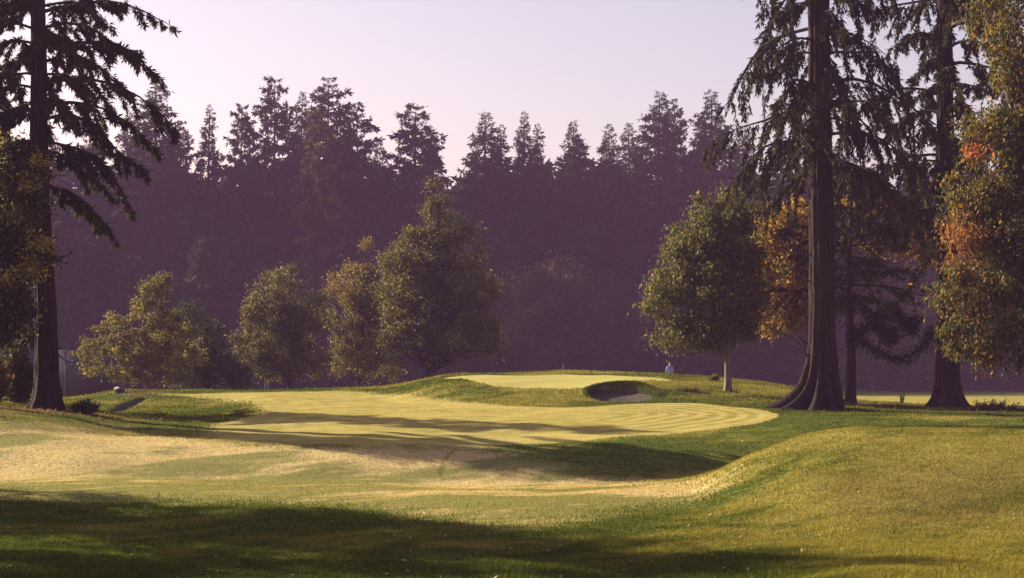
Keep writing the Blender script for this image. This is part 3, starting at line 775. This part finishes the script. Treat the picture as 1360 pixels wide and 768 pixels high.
# ------------------------------------------------------------------ redwoods
RW_C = ((.032, .038, .016), (.05, .05, .018), (.085, .07, .02), (.022, .026, .014))
RW_W = (3, 2, 1, 2)
def redwood(px, D, label, H, r0, r1, seed, lean_px=0, flare=1.0, flare_h=1.0, lobes=7, skew=None, sprays=60000, base=.2, Rb=4.6, nb=70, group='redwoods beside the fairway', prof=.45, hts=None, az=None, lens=None, dead=(), drop=.75, e0=.15, hang=.9, ntw=16, up=.12, twl=.34, swid=.075, slen=.30, wob=.06, s0=.2):
    rng = np.random.default_rng(seed)
    x, y = (px - 680) / F * D, D
    z0 = gz(x, y)
    t = thing('redwood_tree', (x, y, z0), label, 'redwood tree', group)
    lx = lean_px / F * D
    def path(u): return np.array([lx * u * H / 17.0 + .05 * math.sin(u * 9), .04 * math.sin(u * 7), u * H])
    V, q = trunk_mesh(rng, path, r0, r1, flare, flare_h, lobes, 150, 150, .055, skew, rough=.045)
    link('trunk', mesh_np('trunk', V, q, smooth=True), M_REDBARK, t)
    fo, wd = conifer_parts(rng, H, Rb, base, nb, ntw, sprays, slen, swid, e0, drop, prof, RW_C, RW_W, hang, twl, .3, wob=wob, s0=s0, az=az, jitter=.4, branch_r=.085, hts=hts, twig_tubes=True, upturn=up, lens=lens)
    sh = lambda V: V + np.stack([lx * V[:, 2] / 17.0, 0 * V[:, 2], 0 * V[:, 2]], 1)
    cr = link('crown', mesh_np('crown', sh(fo[0]), fo[1], {'tint': fo[2]}), M_NEEDLE, t)
    link('bough', mesh_np('bough', sh(wd[0]), wd[1], smooth=True), M_DARKBARK, t)
    for (dz, pts, rr) in dead:
        P = np.array([[(p[0]-680)/F*D - x, (-.3 if i else 0) * i * .4, EYE + (HY-p[1])/F*D - z0] for i, p in enumerate(pts)])[None]
        rad = np.linspace(rr, rr * .25, P.shape[1])[None]
        link('dead_branch', mesh_np('dead_branch', *tubes(P, rad, 5), smooth=True), M_TWIG, t)
    return t

def zh(py, D, x):      # height above ground of a frame height at distance D
    return EYE + (HY - py) / F * D

# left redwood: long boughs to the right
rl = np.random.default_rng(3)
D = 70.0; H = 18.6; zb = gz((62-680)/F*D, D)
spec = [(18, .10, 5.2), (40, -.2, 4.6), (62, .25, 5.4), (-15, 0, 5.0), (-40, .1, 4.8), (-60, -.3, 4.0), (85, -.45, 4.4), (112, .05, 5.8), (140, .3, 4.7), (160, -.1, 5.0), (250, .15, 2.9), (20, 2.6, 3.6), (60, 2.9, 3.4), (100, 3.3, 3.2), (-20, 3.0, 3.6), (140, 2.7, 3.0), (0, 3.4, 3.2), (40, 3.6, 3.4), (75, 2.5, 3.2), (120, 3.1, 3.4), (155, 3.4, 3.2), (190, .15, 4.0), (205, -.5, 3.4), (248, .1, 2.6), (130, -.8, 3.6), (60, -.9, 3.6), (10, .8, 3.8), (100, .9, 3.2)]
hts = [(zh(p, D, 0) - zb) / H for p, a, l in spec]; az = [a for p, a, l in spec]; ln = [l for p, a, l in spec]
for k in range(15):   # the rest of the crown
    hh = rl.uniform(.45, .98); hts.append(hh); az.append(rl.uniform(1.2, 5.2)); ln.append(rl.uniform(1.4, 3.4) * (1.25 - .7 * hh))
redwood(62, D, 'tall dark redwood on the left with long boughs reaching right over the haze', H, .50, .27, 31, lean_px=-13, flare=.75, flare_h=.6, lobes=6, sprays=52000, hts=np.clip(hts, 0, .99), az=az, lens=ln,
        drop=np.concatenate([.55 + .022 * np.clip(np.array([p for p, a, l in spec]) - 20, 0, 200) * .11, np.full(15, .6)]), e0=-.02, hang=.75, ntw=19, up=.10, twl=.23, s0=.16,
        dead=[(0, [(64, 346), (80, 344), (95, 338), (108, 328)], .05), (0, [(62, 233), (80, 233), (93, 235)], .035), (0, [(66, 391), (78, 389)], .03)])
# near right redwood
D = 75.0; H = 34.0; zb = gz((1090-680)/F*D, D)
redwood(1091, D, 'massive near right redwood with buttressed roots and shaggy hanging boughs', H, .63, .33, 32, lean_px=-2, flare=2.15, flare_h=.85, lobes=11, skew=math.pi * 1.02, sprays=96000, base=.31, Rb=4.6, nb=78, prof=.3, drop=.8, e0=.22, hang=1.5, ntw=18, twl=.27, swid=.07,
        dead=[(0, [(1082, 338), (1068, 338), (1054, 334)], .055), (0, [(1080, 372), (1066, 373), (1058, 377)], .045), (0, [(1076, 478), (1068, 470), (1066, 460)], .07), (0, [(1102, 300), (1116, 306), (1124, 318)], .05)])
D = 80.0
redwood(1258, D, 'slimmer right redwood with a swollen foot beside the brush pile', 32.0, .55, .24, 33, lean_px=-2, flare=1.3, flare_h=.6, lobes=6, sprays=68000, base=.28, Rb=3.8, nb=66, prof=.3, drop=.7, e0=.25, hang=1.2, ntw=16, twl=.28)

# left edge conifer above the broad dark tree
rk = np.random.default_rng(35)
xk, yk = (-44 - 680) / F * 82, 82.0; zk = gz(xk, yk)
t = thing('conifer_tree', (xk, yk, zk), 'dense dark conifer at the left edge behind the broad gold-lit tree', 'conifer')
fo, wd = conifer_parts(rk, 16, 2.9, .25, 64, 16, 30000, .34, .10, .05, .5, .4, ((.02, .026, .014), (.04, .042, .018)), (2, 1), .6, .4, .5, branch_r=.07)
link('crown', mesh_np('crown', fo[0], fo[1], {'tint': fo[2]}), M_NEEDLE, t)
link('trunk', mesh_np('trunk', *join([stem(15.6, .42), wd]), smooth=True), M_DARKBARK, t)

# dark conifer with bare lower boughs, between the redwoods
rc = np.random.default_rng(36)
D = 82.0; xk = (1129 - 680) / F * D; zk = gz(xk, D)
t = thing('conifer_tree', (xk, D, zk), 'slim dark conifer with a long sagging bough between the two right redwoods', 'conifer')
fo, wd = conifer_parts(rc, 11.5, 3.0, .40, 30, 12, 10000, .28, .085, .05, .35, .25, ((.022, .026, .014), (.05, .045, .018)), (3, 1), .5, .45, .3, branch_r=.06, twig_tubes=True)
link('crown', mesh_np('crown', fo[0], fo[1], {'tint': fo[2]}), M_NEEDLE, t)
link('trunk', mesh_np('trunk', *join([trunk_mesh(rc, lambda u: np.array([.06 * math.sin(u * 8), 0, u * 10.5]), .29, .05, .35, .3, 5, 20, 30, .06), wd]), smooth=True), M_REDBARK, t)
def limb(pts, r0, r1, dy):
    P = np.array([[(p[0]-680)/F*D - xk, dy * i / len(pts), EYE + (HY-p[1])/F*D - zk] for i, p in enumerate(pts)])
    s = np.linspace(0, len(P) - 1, 22)
    Q = np.stack([np.interp(s, np.arange(len(P)), P[:, k]) for k in range(3)], 1)
    for _ in range(3): Q[1:-1] = (Q[:-2] + 2 * Q[1:-1] + Q[2:]) / 4
    Q += rc.normal(0, .02, Q.shape)
    return tubes(Q[None], np.linspace(r0, r1, 22)[None], 7)
LM = [limb([(1130, 448), (1145, 440), (1160, 424), (1185, 408), (1210, 385), (1240, 340)], .15, .05, .6),
      limb([(1132, 446), (1150, 455), (1168, 470), (1190, 479), (1212, 470), (1228, 452), (1234, 438)], .12, .07, -.8),
      limb([(1160, 425), (1172, 440), (1180, 455), (1186, 440)], .07, .03, -.4), limb([(1185, 408), (1200, 425), (1212, 440), (1220, 420)], .06, .03, .4)]
link('bough', mesh_np('bough', *join(LM), smooth=True), M_DARKBARK, t)
# dark tufts hanging on those boughs
PT = np.concatenate([l[0] for l in LM]); sel = PT[rc.integers(0, len(PT), 5200)] + rc.normal(0, .16, (5200, 3))
A = unit(rc.normal(0, 1, (5200, 3)) + np.array([0, 0, -.6])); Bv = unit(np.cross(A, rc.normal(0, 1, (5200, 3))))
V, q = kites(sel, A, Bv, .24 * rc.uniform(.5, 1.3, 5200), .07 * rc.uniform(.6, 1.3, 5200))
link('needle_tuft', mesh_np('needle_tuft', V, q, {'tint': np.repeat(palette(rc, 5200, ((.025, .03, .015), (.05, .05, .02)), (2, 1)), 4, 0)}), M_NEEDLE, t)

# ------------------------------------------------------------------ shrubs, weeds, litter
def shrub(name, px, py, wpx, hpx, nl, ls, cols, wts, label, cat, seed, upright=.6, D=None):
    rng = np.random.default_rng(seed)
    if D is None: x, y, z = hit(px, py)
    else: x, y = (px - 680) / F * D, D; z = gz(x, y)
    k = y / F; W, Hh = wpx * k, hpx * k
    t = thing(name, (x, y, z), label, cat)
    ns = 26
    a = rng.uniform(0, 6.28, ns); rr = rng.uniform(.15, 1, ns)
    K = 5; s = np.linspace(0, 1, K)
    P = np.zeros((ns, K, 3))
    hh = Hh * rng.uniform(.55, 1.05, ns) * (1.1 - .4 * rr)
    P[..., 0] = (np.cos(a) * rr * W * .5)[:, None] * (.35 + .65 * s)[None]
    P[..., 1] = (np.sin(a) * rr * W * .5)[:, None] * (.35 + .65 * s)[None]
    P[..., 2] = hh[:, None] * s[None] - .03
    link('stem', mesh_np('stem', *tubes(P, np.full((ns, K), .012) * (1.2 - s)[None], 4), smooth=True), M_TWIG, t)
    i = rng.integers(0, ns, nl); f = rng.uniform(.12, .999, nl) * (K - 1); j = f.astype(int); u = (f - j)[:, None]
    B = P[i, j] * (1 - u) + P[i, j + 1] * u + rng.normal(0, .055 * W, (nl, 3)) * np.array([1, 1, .6])
    B[:, 2] = np.maximum(B[:, 2], .02)
    A = unit(rng.normal(0, 1, (nl, 3)) + np.array([0, 0, upright]))
    Bv = unit(np.cross(A, rng.normal(0, 1, (nl, 3))))
    V, q = kites(B, A, Bv, ls * rng.uniform(.5, 1.3, nl), ls * .35 * rng.uniform(.6, 1.3, nl))
    link('foliage', mesh_np('foliage', V, q, {'tint': np.repeat(palette(rng, nl, cols, wts, .3), 4, 0)}), M_LEAF, t)
    return t
shrub('shrub', 22, 545, 70, 82, 9000, .22, ((.07, .07, .022), (.13, .11, .03), (.035, .04, .02)), (2, 1.5, 2), 'tall bushy shrub with sunlit leaves left of the left redwood foot', 'shrub', 51, D=76)
shrub('shrub', -12, 545, 50, 62, 5000, .26, ((.16, .09, .03), (.13, .10, .03)), (1, 1), 'rusty grassy shrub at the left edge beside the tall bushy shrub', 'shrub', 52, 1.4, D=73)
shrub('shrub', 112, 549, 44, 18, 4000, .14, ((.04, .05, .02), (.07, .08, .025)), (2, 1), 'low dark green shrub at the right foot of the left redwood', 'shrub', 53)
shrub('shrub', 949, 506, 18, 9, 1500, .12, ((.09, .11, .03), (.14, .15, .04)), (1, 1), 'small light green shrub on the crest left of the slim pale trunk', 'shrub', 54)
shrub('shrub', 912, 519, 44, 7, 1000, .10, ((.13, .13, .04), (.18, .15, .05)), (1, 1), 'straggly low weeds on the bank right of the round bunker', 'weeds', 55)
shrub('sapling', 1198, 536, 9, 22, 70, .16, ((.16, .24, .04),), (1,), 'tiny bright green sapling between the right redwoods', 'sapling', 56, 1.2)

def brush_pile():
    rng = np.random.default_rng(58)
    x, y, z = hit(1322, 546)
    t = thing('brush_pile', (x, y, z), 'dark heap of dead twigs beside the slimmer right redwood', 'brush pile')
    nq = 150; K = 4; s = np.linspace(0, 1, K)
    b = np.stack([rng.normal(0, .75, nq), rng.normal(0, .45, nq), rng.uniform(0, .12, nq)], 1)
    d = unit(np.stack([rng.normal(0, .8, nq), rng.normal(0, .6, nq), rng.uniform(.15, 1.1, nq)], 1))
    l = rng.uniform(.35, 1.0, nq) * np.exp(-(b[:, 0] / 1.1) ** 2)
    P = b[:, None] + d[:, None] * (l[:, None] * s[None])[..., None]
    P[..., 2] -= (.25 * l)[:, None] * s[None] ** 2
    tag(link('twig_heap', mesh_np('twig_heap', *tubes(P, np.full((nq, K), .022) * (1.2 - s)[None], 4), smooth=True), M_TWIG, t), kind='stuff')
    nl = 1500; i = rng.integers(0, nq, nl); u = rng.uniform(.2, 1, nl)[:, None]
    B = P[i, 0] * (1 - u) + P[i, 3] * u + rng.normal(0, .05, (nl, 3)); B[:, 2] = np.maximum(B[:, 2], .02)
    A = unit(rng.normal(0, 1, (nl, 3))); Bv = unit(np.cross(A, rng.normal(0, 1, (nl, 3))))
    V, q = kites(B, A, Bv, .12 * rng.uniform(.5, 1.3, nl), .045 * rng.uniform(.6, 1.3, nl))
    link('dead_leaves', mesh_np('dead_leaves', V, q, {'tint': np.repeat(palette(rng, nl, ((.06, .03, .02), (.11, .055, .035)), (1, 1)), 4, 0)}), M_LEAF, t)
brush_pile()

M_WEED = plain_material('dry_weed', (.36, .27, .17), .8)
def weed_stalk(px, py, hpx, i):
    rng = np.random.default_rng(200 + i)
    x, y, z = hit(px, py); y += .4; z = gz(x, y)
    h = hpx * y / F
    s = np.linspace(0, 1, 6); P = np.zeros((1, 6, 3)); P[0, :, 2] = s * h - .03; P[0, :, 0] = .12 * h * rng.uniform(-1, 1) * s ** 2
    parts = [tubes(P, (.022 * (1.15 - s))[None], 5)]
    for k in range(7):
        u = rng.uniform(.45, 1); b = np.array([np.interp(u, s, P[0, :, j]) for j in range(3)])
        a = rng.uniform(0, 6.28); d = np.array([math.cos(a) * .5, math.sin(a) * .5, .9]) * h * .16
        parts.append(tubes(np.stack([b, b + d * .6, b + d])[None], np.array([[.016, .028, .006]]), 5))
    o = link('weed_stalk', mesh_np('weed_stalk', *join(parts), smooth=True), M_WEED)
    o.location = (x, y, z)
    tag(o, 'dry weed stalk standing on the rough crest behind the green', 'weed', 'dry weed stalks behind the green')
for i, (px, h) in enumerate(((712, 7), (716, 9), (726, 10), (729, 7), (734, 11), (737, 8), (748, 9), (722, 5))):
    weed_stalk(px, 492.5, h, i)

def litter():
    rng = np.random.default_rng(59)
    n_ = 5200
    i = rng.integers(0, 3, n_)
    ctr = np.array([hit(1120, 538)[:2], hit(1235, 542)[:2], hit(60, 546)[:2]])
    sp = np.array([[2.6, 1.2], [3.2, 1.2], [2.2, 1.4]])
    xy = ctr[i] + rng.normal(0, 1, (n_, 2)) * sp[i]
    z = ground(xy[:, 0], xy[:, 1]) + .012
    P = np.column_stack([xy, z])
    A = unit(np.column_stack([rng.normal(0, 1, (n_, 2)), rng.uniform(-.05, .5, n_)])); Bv = unit(np.cross(A, np.array([0, 0, 1.]) + rng.normal(0, .3, (n_, 3))))
    V, q = kites(P, A, Bv, .16 * rng.uniform(.4, 1.5, n_), .05 * rng.uniform(.6, 1.4, n_))
    tag(link('bark_litter', mesh_np('bark_litter', V, q, {'tint': np.repeat(palette(rng, n_, ((.22, .12, .07), (.12, .06, .04), (.28, .17, .11)), (1, 2, 1)), 4, 0)}), M_GRASS), kind='stuff')
litter()

def fallen():
    rng = np.random.default_rng(63); n_ = 420
    D = 1 / (1 / 26 + rng.uniform(0, 1, n_) * (1 / 60 - 1 / 26)); px = rng.uniform(-60, 1420, n_)
    x = (px - 680) / F * D; z = ground(x, D) + .03
    A = unit(np.column_stack([rng.normal(0, 1, (n_, 2)), rng.uniform(-.1, .4, n_)])); Bv = unit(np.cross(A, np.array([0, 0, 1.]) + rng.normal(0, .4, (n_, 3))))
    V, q = kites(np.column_stack([x, D, z]), A, Bv, .09 * rng.uniform(.5, 1.4, n_), .06 * rng.uniform(.6, 1.3, n_))
    tag(link('fallen_leaves', mesh_np('fallen_leaves', V, q, {'tint': np.repeat(palette(rng, n_, ((.45, .32, .14), (.5, .42, .28), (.25, .12, .05)), (2, 2, 1)), 4, 0)}), M_GRASS), kind='stuff')
fallen()

# grass blades over the near turf
def grass(nb, seed, d0, d1, hmul):
    rng = np.random.default_rng(seed)
    u = rng.uniform(0, 1, nb)
    D = 1 / (1 / d0 + u * (1 / d1 - 1 / d0))
    px = rng.uniform(-120, 1480, nb)
    x = (px - 680) / F * D; y = D
    sf = sdf(P_FAIR, x, y) + rng.normal(0, 1, nb) * np.clip((2 - x) / 8, 0, 1) * .3; sd_ = sdf(P_DRY, x, y) + rng.normal(0, .9, nb); sg_ = sdf(P_GREEN, x, y)
    wn = np.min([sdf(p, x, y) for p in P_WORN], axis=0) + rng.normal(0, .7, nb)
    bad = (bunker_q(x, y) < .98) & ~((y > BK[1]) & (bunker_q(x, y) > .9)) | (sdf(P_LSAND, x, y) < 0) | (sg_ < 0.02) | (rng.uniform(size=nb) < np.where(sf < 0, .55, 0))
    k = ~bad; x, y, sf, sd_, wn, sg_ = x[k], y[k], sf[k], sd_[k], wn[k], sg_[k]; n_ = len(x)
    z = ground(x, y)
    lump = .6 + .4 * np.sin(x * 2.3 + 1.2 * np.sin(y * 1.9)) * np.sin(y * 2.7 + np.sin(x * 1.3))
    h = np.where(sf < 0, .012, np.where(sd_ < 0, .026, .048 * (.6 + .6 * lump))) * rng.uniform(.5, 1.4, n_) * hmul * np.where((rng.uniform(size=n_) < .05) & (sf > .3) & (vnoise(x * 1.7, y * 1.7) > .55), 2.2, 1.0)
    wd = .005 * (y / 30) * rng.uniform(.7, 1.5, n_) + h * .06
    a = rng.uniform(0, 6.28, n_)
    lean = rng.normal(0, .45, (n_, 2)) * h[:, None] + np.array([.12, -.15]) * h[:, None]
    P = np.column_stack([x, y, z - .004])
    t = np.column_stack([np.cos(a), np.sin(a), 0 * a]) * wd[:, None]
    tip = P + np.column_stack([lean, h])
    V = np.stack([P - t, P + t, tip], 1).reshape(-1, 3)
    q = np.arange(n_ * 3).reshape(-1, 3)
    m = rng.uniform(size=(n_, 1))
    def c2(a, b): return np.array(a) * (1 - m) + np.array(b) * m
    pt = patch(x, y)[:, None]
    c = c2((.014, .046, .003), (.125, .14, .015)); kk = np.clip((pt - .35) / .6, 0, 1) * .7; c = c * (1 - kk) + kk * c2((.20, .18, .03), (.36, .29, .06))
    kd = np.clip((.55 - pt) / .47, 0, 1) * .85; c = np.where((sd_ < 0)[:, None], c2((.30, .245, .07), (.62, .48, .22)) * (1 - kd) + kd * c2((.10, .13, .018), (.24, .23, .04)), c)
    c = np.where(((wn < 0) & (rng.uniform(size=n_) < .55))[:, None], c2((.10, .085, .025), (.27, .20, .07)), c)
    c = np.where((sf < 0)[:, None], c2((.19, .185, .026), (.38, .31, .065)), c)
    c = c * rng.uniform(.75, 1.25, (n_, 1))
    return V, q, np.repeat(c, 3, 0)
def lip_grass(nb, seed):
    rng = np.random.default_rng(seed)
    th = rng.uniform(-.45, math.pi + .45, nb); qq = rng.uniform(.84, 1.08, nb)
    x = BK[0] + BA * qq * np.cos(th); y = BK[1] + BB * qq * np.sin(th); z = ground(x, y)
    h = rng.uniform(.04, .10, nb); a = rng.uniform(0, 6.28, nb)
    P = np.column_stack([x, y, z - .01])
    t = np.column_stack([np.cos(a), np.sin(a), 0 * a]) * .02
    tip = P + np.column_stack([-np.cos(th) * .5 * h + rng.normal(0, .3, nb) * h, -np.sin(th) * .6 * h + rng.normal(0, .3, nb) * h, h * .8])
    V = np.stack([P - t, P + t, tip], 1).reshape(-1, 3)
    return V, np.arange(nb * 3).reshape(-1, 3), np.repeat(palette(rng, nb, ((.05, .08, .015), (.09, .12, .025), (.15, .15, .04)), (2, 2, 1)), 3, 0)
V, q, c = grass(820000, 91, 23, 70, 1.0)
V3, q3, c3_ = lip_grass(9000, 93)
V2, q2, c2_ = grass(260000, 92, 70, 104, 1.6)
tag(link('grass', mesh_np('grass', np.concatenate([V, V2, V3]), np.concatenate([q, q2 + len(V), q3 + len(V) + len(V2)]), {'tint': np.concatenate([c, c2_, c3_])}), M_GRASS), kind='stuff')

# ------------------------------------------------------------------ small built things
def box(cx, cy_, cz, sx, sy, sz):
    v = np.array([(cx + a*sx/2, cy_ + b*sy/2, cz + c*sz/2) for c in (-1, 1) for b in (-1, 1) for a in (-1, 1)])
    return v, np.array([(0, 2, 3, 1), (4, 5, 7, 6), (0, 1, 5, 4), (2, 6, 7, 3), (0, 4, 6, 2), (1, 3, 7, 5)])
M_PALE = plain_material('pale_boarding', (.055, .05, .075), .9, .05, .08, .8)
M_TRIM = plain_material('trim_paint', (.10, .085, .095), .6)
M_ROOFING = plain_material('roofing_felt', (.10, .10, .11), .9)
D = 142.0; x0 = (70 - 680) / F * D; x1 = (150 - 680) / F * D; zb = gz((x0 + x1) / 2, D) - .2
hh = EYE + (HY - 467) / F * D - zb
t = thing('storage_shed', ((x0 + x1) / 2, D, zb), 'grey-lilac shed wall behind the left redwood trunk', 'shed')
wdt = x1 - x0
link('wall', mesh_np('wall', *box(0, 2.2, hh / 2, wdt, 4.4, hh)), M_PALE, t)
link('corner_trim', mesh_np('corner_trim', *box((87 - 680) / F * D - (x0 + x1) / 2, -.03, hh / 2, .14, .06, hh)), M_TRIM, t)
link('roof', mesh_np('roof', *box(0, 2.2, hh + .05, wdt + .3, 4.7, .1)), M_ROOFING, t)
lx_ = (93 - 680) / F * D - (x0 + x1) / 2
link('vent', mesh_np('vent', *join([box(lx_, .3, hh + .17, .34, .2, .14), box(lx_, .3, hh + .265, .44, .3, .05)])), M_PALE, t)

M_POST = plain_material('pale_post', (.06, .06, .09), .8, .1, .06)
def post(px, ptop, D, label, wpx):
    x = (px - 680) / F * D; z0 = gz(x, D)
    h = EYE + (HY - ptop) / F * D - z0
    t = thing('marker_post', (x, D, z0), label, 'post', 'pale marker posts beyond the fairway')
    r = wpx / F * D / 2
    z = np.array([-.2, h - .12, h - .04, h]); P = np.zeros((1, 4, 3)); P[0, :, 2] = z
    link('shaft', mesh_np('shaft', *tubes(P, np.array([[r, r, r * .8, r * .05]]), 12), smooth=True), M_POST, t)
    P2 = np.zeros((1, 4, 3)); P2[0, :, 2] = np.array([h - .34, h - .34, h - .26, h - .26])
    link('band', mesh_np('band', *tubes(P2, np.array([[r * .9, r + .012, r + .012, r * .9]]), 12)), M_TRIM, t)
post(511, 500, 122, 'pale marker post on the grass rise left of the big central trunk', 3.6)
post(353, 499, 150, 'left one of two close pale posts under the rounded dark tree', 3.0)
post(357, 498, 152, 'right one of two close pale posts under the rounded dark tree', 3.0)

# stone on the mulch by the left bunker
rs = np.random.default_rng(5)
bpy.ops.mesh.primitive_ico_sphere_add(subdivisions=4, radius=1)
st = bpy.context.active_object; st.name = 'stone'
for v in st.data.vertices:
    c = v.co; k = 1 + .16 * math.sin(3 * c.x + 1) * math.cos(2.6 * c.y + c.z * 2) + .07 * math.sin(7 * c.x + 5 * c.z) + .04 * math.sin(13 * c.y + 3 * c.x)
    v.co = c * k
for p in st.data.polygons: p.use_smooth = True
X, Y, Zg = hit(158, 522)
st.location = (X, Y + .1, Zg + .12); st.scale = (.32, .24, .2); st.rotation_euler = (0, .25, .4)
n = NT('pale_tipped_stone'); f = n.noise(n.objco(), 3.0, 5)
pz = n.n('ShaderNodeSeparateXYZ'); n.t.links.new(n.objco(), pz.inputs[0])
cap = n.ramp(n.math('ADD', n.math('SUBTRACT', pz.outputs[2], pz.outputs[0]), f), 1.35, 1.6)  # paler towards the top and one side
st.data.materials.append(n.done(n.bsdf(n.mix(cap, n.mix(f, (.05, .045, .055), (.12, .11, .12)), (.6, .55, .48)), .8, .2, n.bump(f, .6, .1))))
tag(st, 'small dark stone with a pale tip on the red mulch above the left bunker', 'stone')

# ------------------------------------------------------------------ the golfer beyond the crest
def skin_obj(name, pts, edges, mat, parent, root=0, sub=2):
    me = bpy.data.meshes.new(name)
    me.from_pydata([p[:3] for p in pts], edges, [])
    o = bpy.data.objects.new(name, me); COL.objects.link(o)
    md = o.modifiers.new('skin', 'SKIN'); md.use_smooth_shade = True
    for i, p in enumerate(pts):
        rr = p[3] if len(p) == 5 else p[3]
        me.skin_vertices[0].data[i].radius = (p[3], p[4] if len(p) == 5 else p[3])
    me.skin_vertices[0].data[root].use_root = True
    ms = o.modifiers.new('subsurf', 'SUBSURF'); ms.levels = sub; ms.render_levels = sub
    me.materials.append(mat); o.parent = parent
    return o
M_SKIN = plain_material('skin', (.45, .28, .2), .55, .3, .08)
M_SHIRT = plain_material('pale_blue_shirt', (.25, .30, .62), .8, .1, .1)
M_TROUSER = plain_material('dark_trousers', (.05, .05, .06), .85)
M_CAP = plain_material('dark_cap', (.025, .025, .035), .8)
M_SHOE = plain_material('white_shoe', (.7, .7, .7), .5)
M_CLUB = plain_material('club_steel', (.5, .5, .52), .3, .6)
D = 108.0; x = (890 - 680) / F * D; z0 = gz(x, D)
g = thing('person', (x, D, z0), 'person in a pale blue shirt and dark cap standing beyond the crest of the green', 'person', rz=R(25))
B = [(0, 0, .97, .135, .10), (0, .0, 1.12, .12, .095), (0, .0, 1.30, .155, .105), (0, .01, 1.44, .12, .085), (0, .015, 1.51, .055), (0, 0.03, 1.60, .078, .09), (0, .035, 1.69, .072, .085), (0, .03, 1.745, .045, .05)]
E = [(i, i + 1) for i in range(7)]
for s in (-1, 1):
    o = len(B)
    B += [(s * .20, 0, 1.41, .062), (s * .25, .06, 1.14, .047), (s * .15, .27, 1.02, .036), (s * .09, .36, .97, .030, .022), (s * .06, .42, .93, .036, .018)]
    E += [(3, o), (o, o + 1), (o + 1, o + 2), (o + 2, o + 3), (o + 3, o + 4)]
    for k in range(4):
        b = len(B); fx = s * (.06 - .022 * (k - 1.5))
        L = (.038, .045, .042, .034)[k]
        B += [(fx, .445, .92, .009), (fx, .445 + L * .7, .895, .008), (fx - s * .01, .445 + L * .8, .895 - L, .007)]
        E += [(o + 4, b), (b, b + 1), (b + 1, b + 2)]
    b = len(B)
    B += [(s * .03, .40, .95, .011), (s * .012, .43, .945, .009), (s * .004, .455, .93, .008)]
    E += [(o + 3, b), (b, b + 1), (b + 1, b + 2)]
    o = len(B)
    B += [(s * .10, 0, .88, .095), (s * .13, .02, .50, .062), (s * .14, -.01, .10, .042), (s * .15, .10, .035, .042, .03), (s * .155, .19, .03, .036, .022)]
    E += [(0, o), (o, o + 1), (o + 1, o + 2), (o + 2, o + 3), (o + 3, o + 4)]
body = skin_obj('body', B, E, M_SKIN, g)
f_ = [(0, .125, 1.625, .016), (0, .14, 1.60, .014)]
sh = [(0, 0, .93, .155, .118), (0, 0, 1.12, .142, .115), (0, 0, 1.30, .178, .125), (0, .01, 1.43, .14, .10), (0, .012, 1.49, .07, .06)]
she = [(0, 1), (1, 2), (2, 3), (3, 4)]
for s in (-1, 1):
    o = len(sh); sh += [(s * .205, 0, 1.41, .08), (s * .245, .05, 1.18, .07)]; she += [(3, o), (o, o + 1)]
skin_obj('shirt', sh, she, M_SHIRT, g)
tr = [(0, 0, .96, .15, .115)]; tre = []
for s in (-1, 1):
    o = len(tr); tr += [(s * .10, 0, .86, .11), (s * .13, .02, .50, .08), (s * .14, -.01, .08, .065)]; tre += [(0, o), (o, o + 1), (o + 1, o + 2)]
skin_obj('trousers', tr, tre, M_TROUSER, g)
skin_obj('cap', [(0, .03, 1.70, .092, .10), (0, .03, 1.765, .06, .066), (0, .14, 1.695, .05, .012), (0, .20, 1.685, .035, .010)], [(0, 1), (0, 2), (2, 3)], M_CAP, g)
skin_obj('hair', [(0, -.02, 1.60, .075, .06), (0, -.01, 1.67, .08, .08)], [(0, 1)], M_CAP, g)
for s in (-1, 1):
    skin_obj('shoe', [(s * .14, -.05, .05, .05, .04), (s * .15, .10, .045, .05, .04), (s * .158, .21, .035, .04, .03)], [(0, 1), (1, 2)], M_SHOE, g, sub=1)
    skin_obj('ear', [(s * .082, .02, 1.63, .012, .02), (s * .09, .015, 1.655, .010, .018)], [(0, 1)], M_SKIN, g, sub=1)
skin_obj('nose', [(0, .115, 1.655, .010), (0, .135, 1.625, .015)], [(0, 1)], M_SKIN, g, sub=1)
ca = thing('golf_club', (0, 0, 0), 'steel golf club held down in both hands by the person beyond the crest', 'golf club')
ca.location = g.location; ca.rotation_euler = g.rotation_euler
P = np.array([[(0, .44, 1.0), (0, .5, .7), (0.02, .72, .06)]], float)
link('shaft', mesh_np('shaft', *tubes(P, np.array([[.012, .008, .006]]), 8), smooth=True), M_CLUB, ca)
link('club_head', mesh_np('club_head', *box(.06, .735, .035, .1, .03, .05)), M_CLUB, ca)
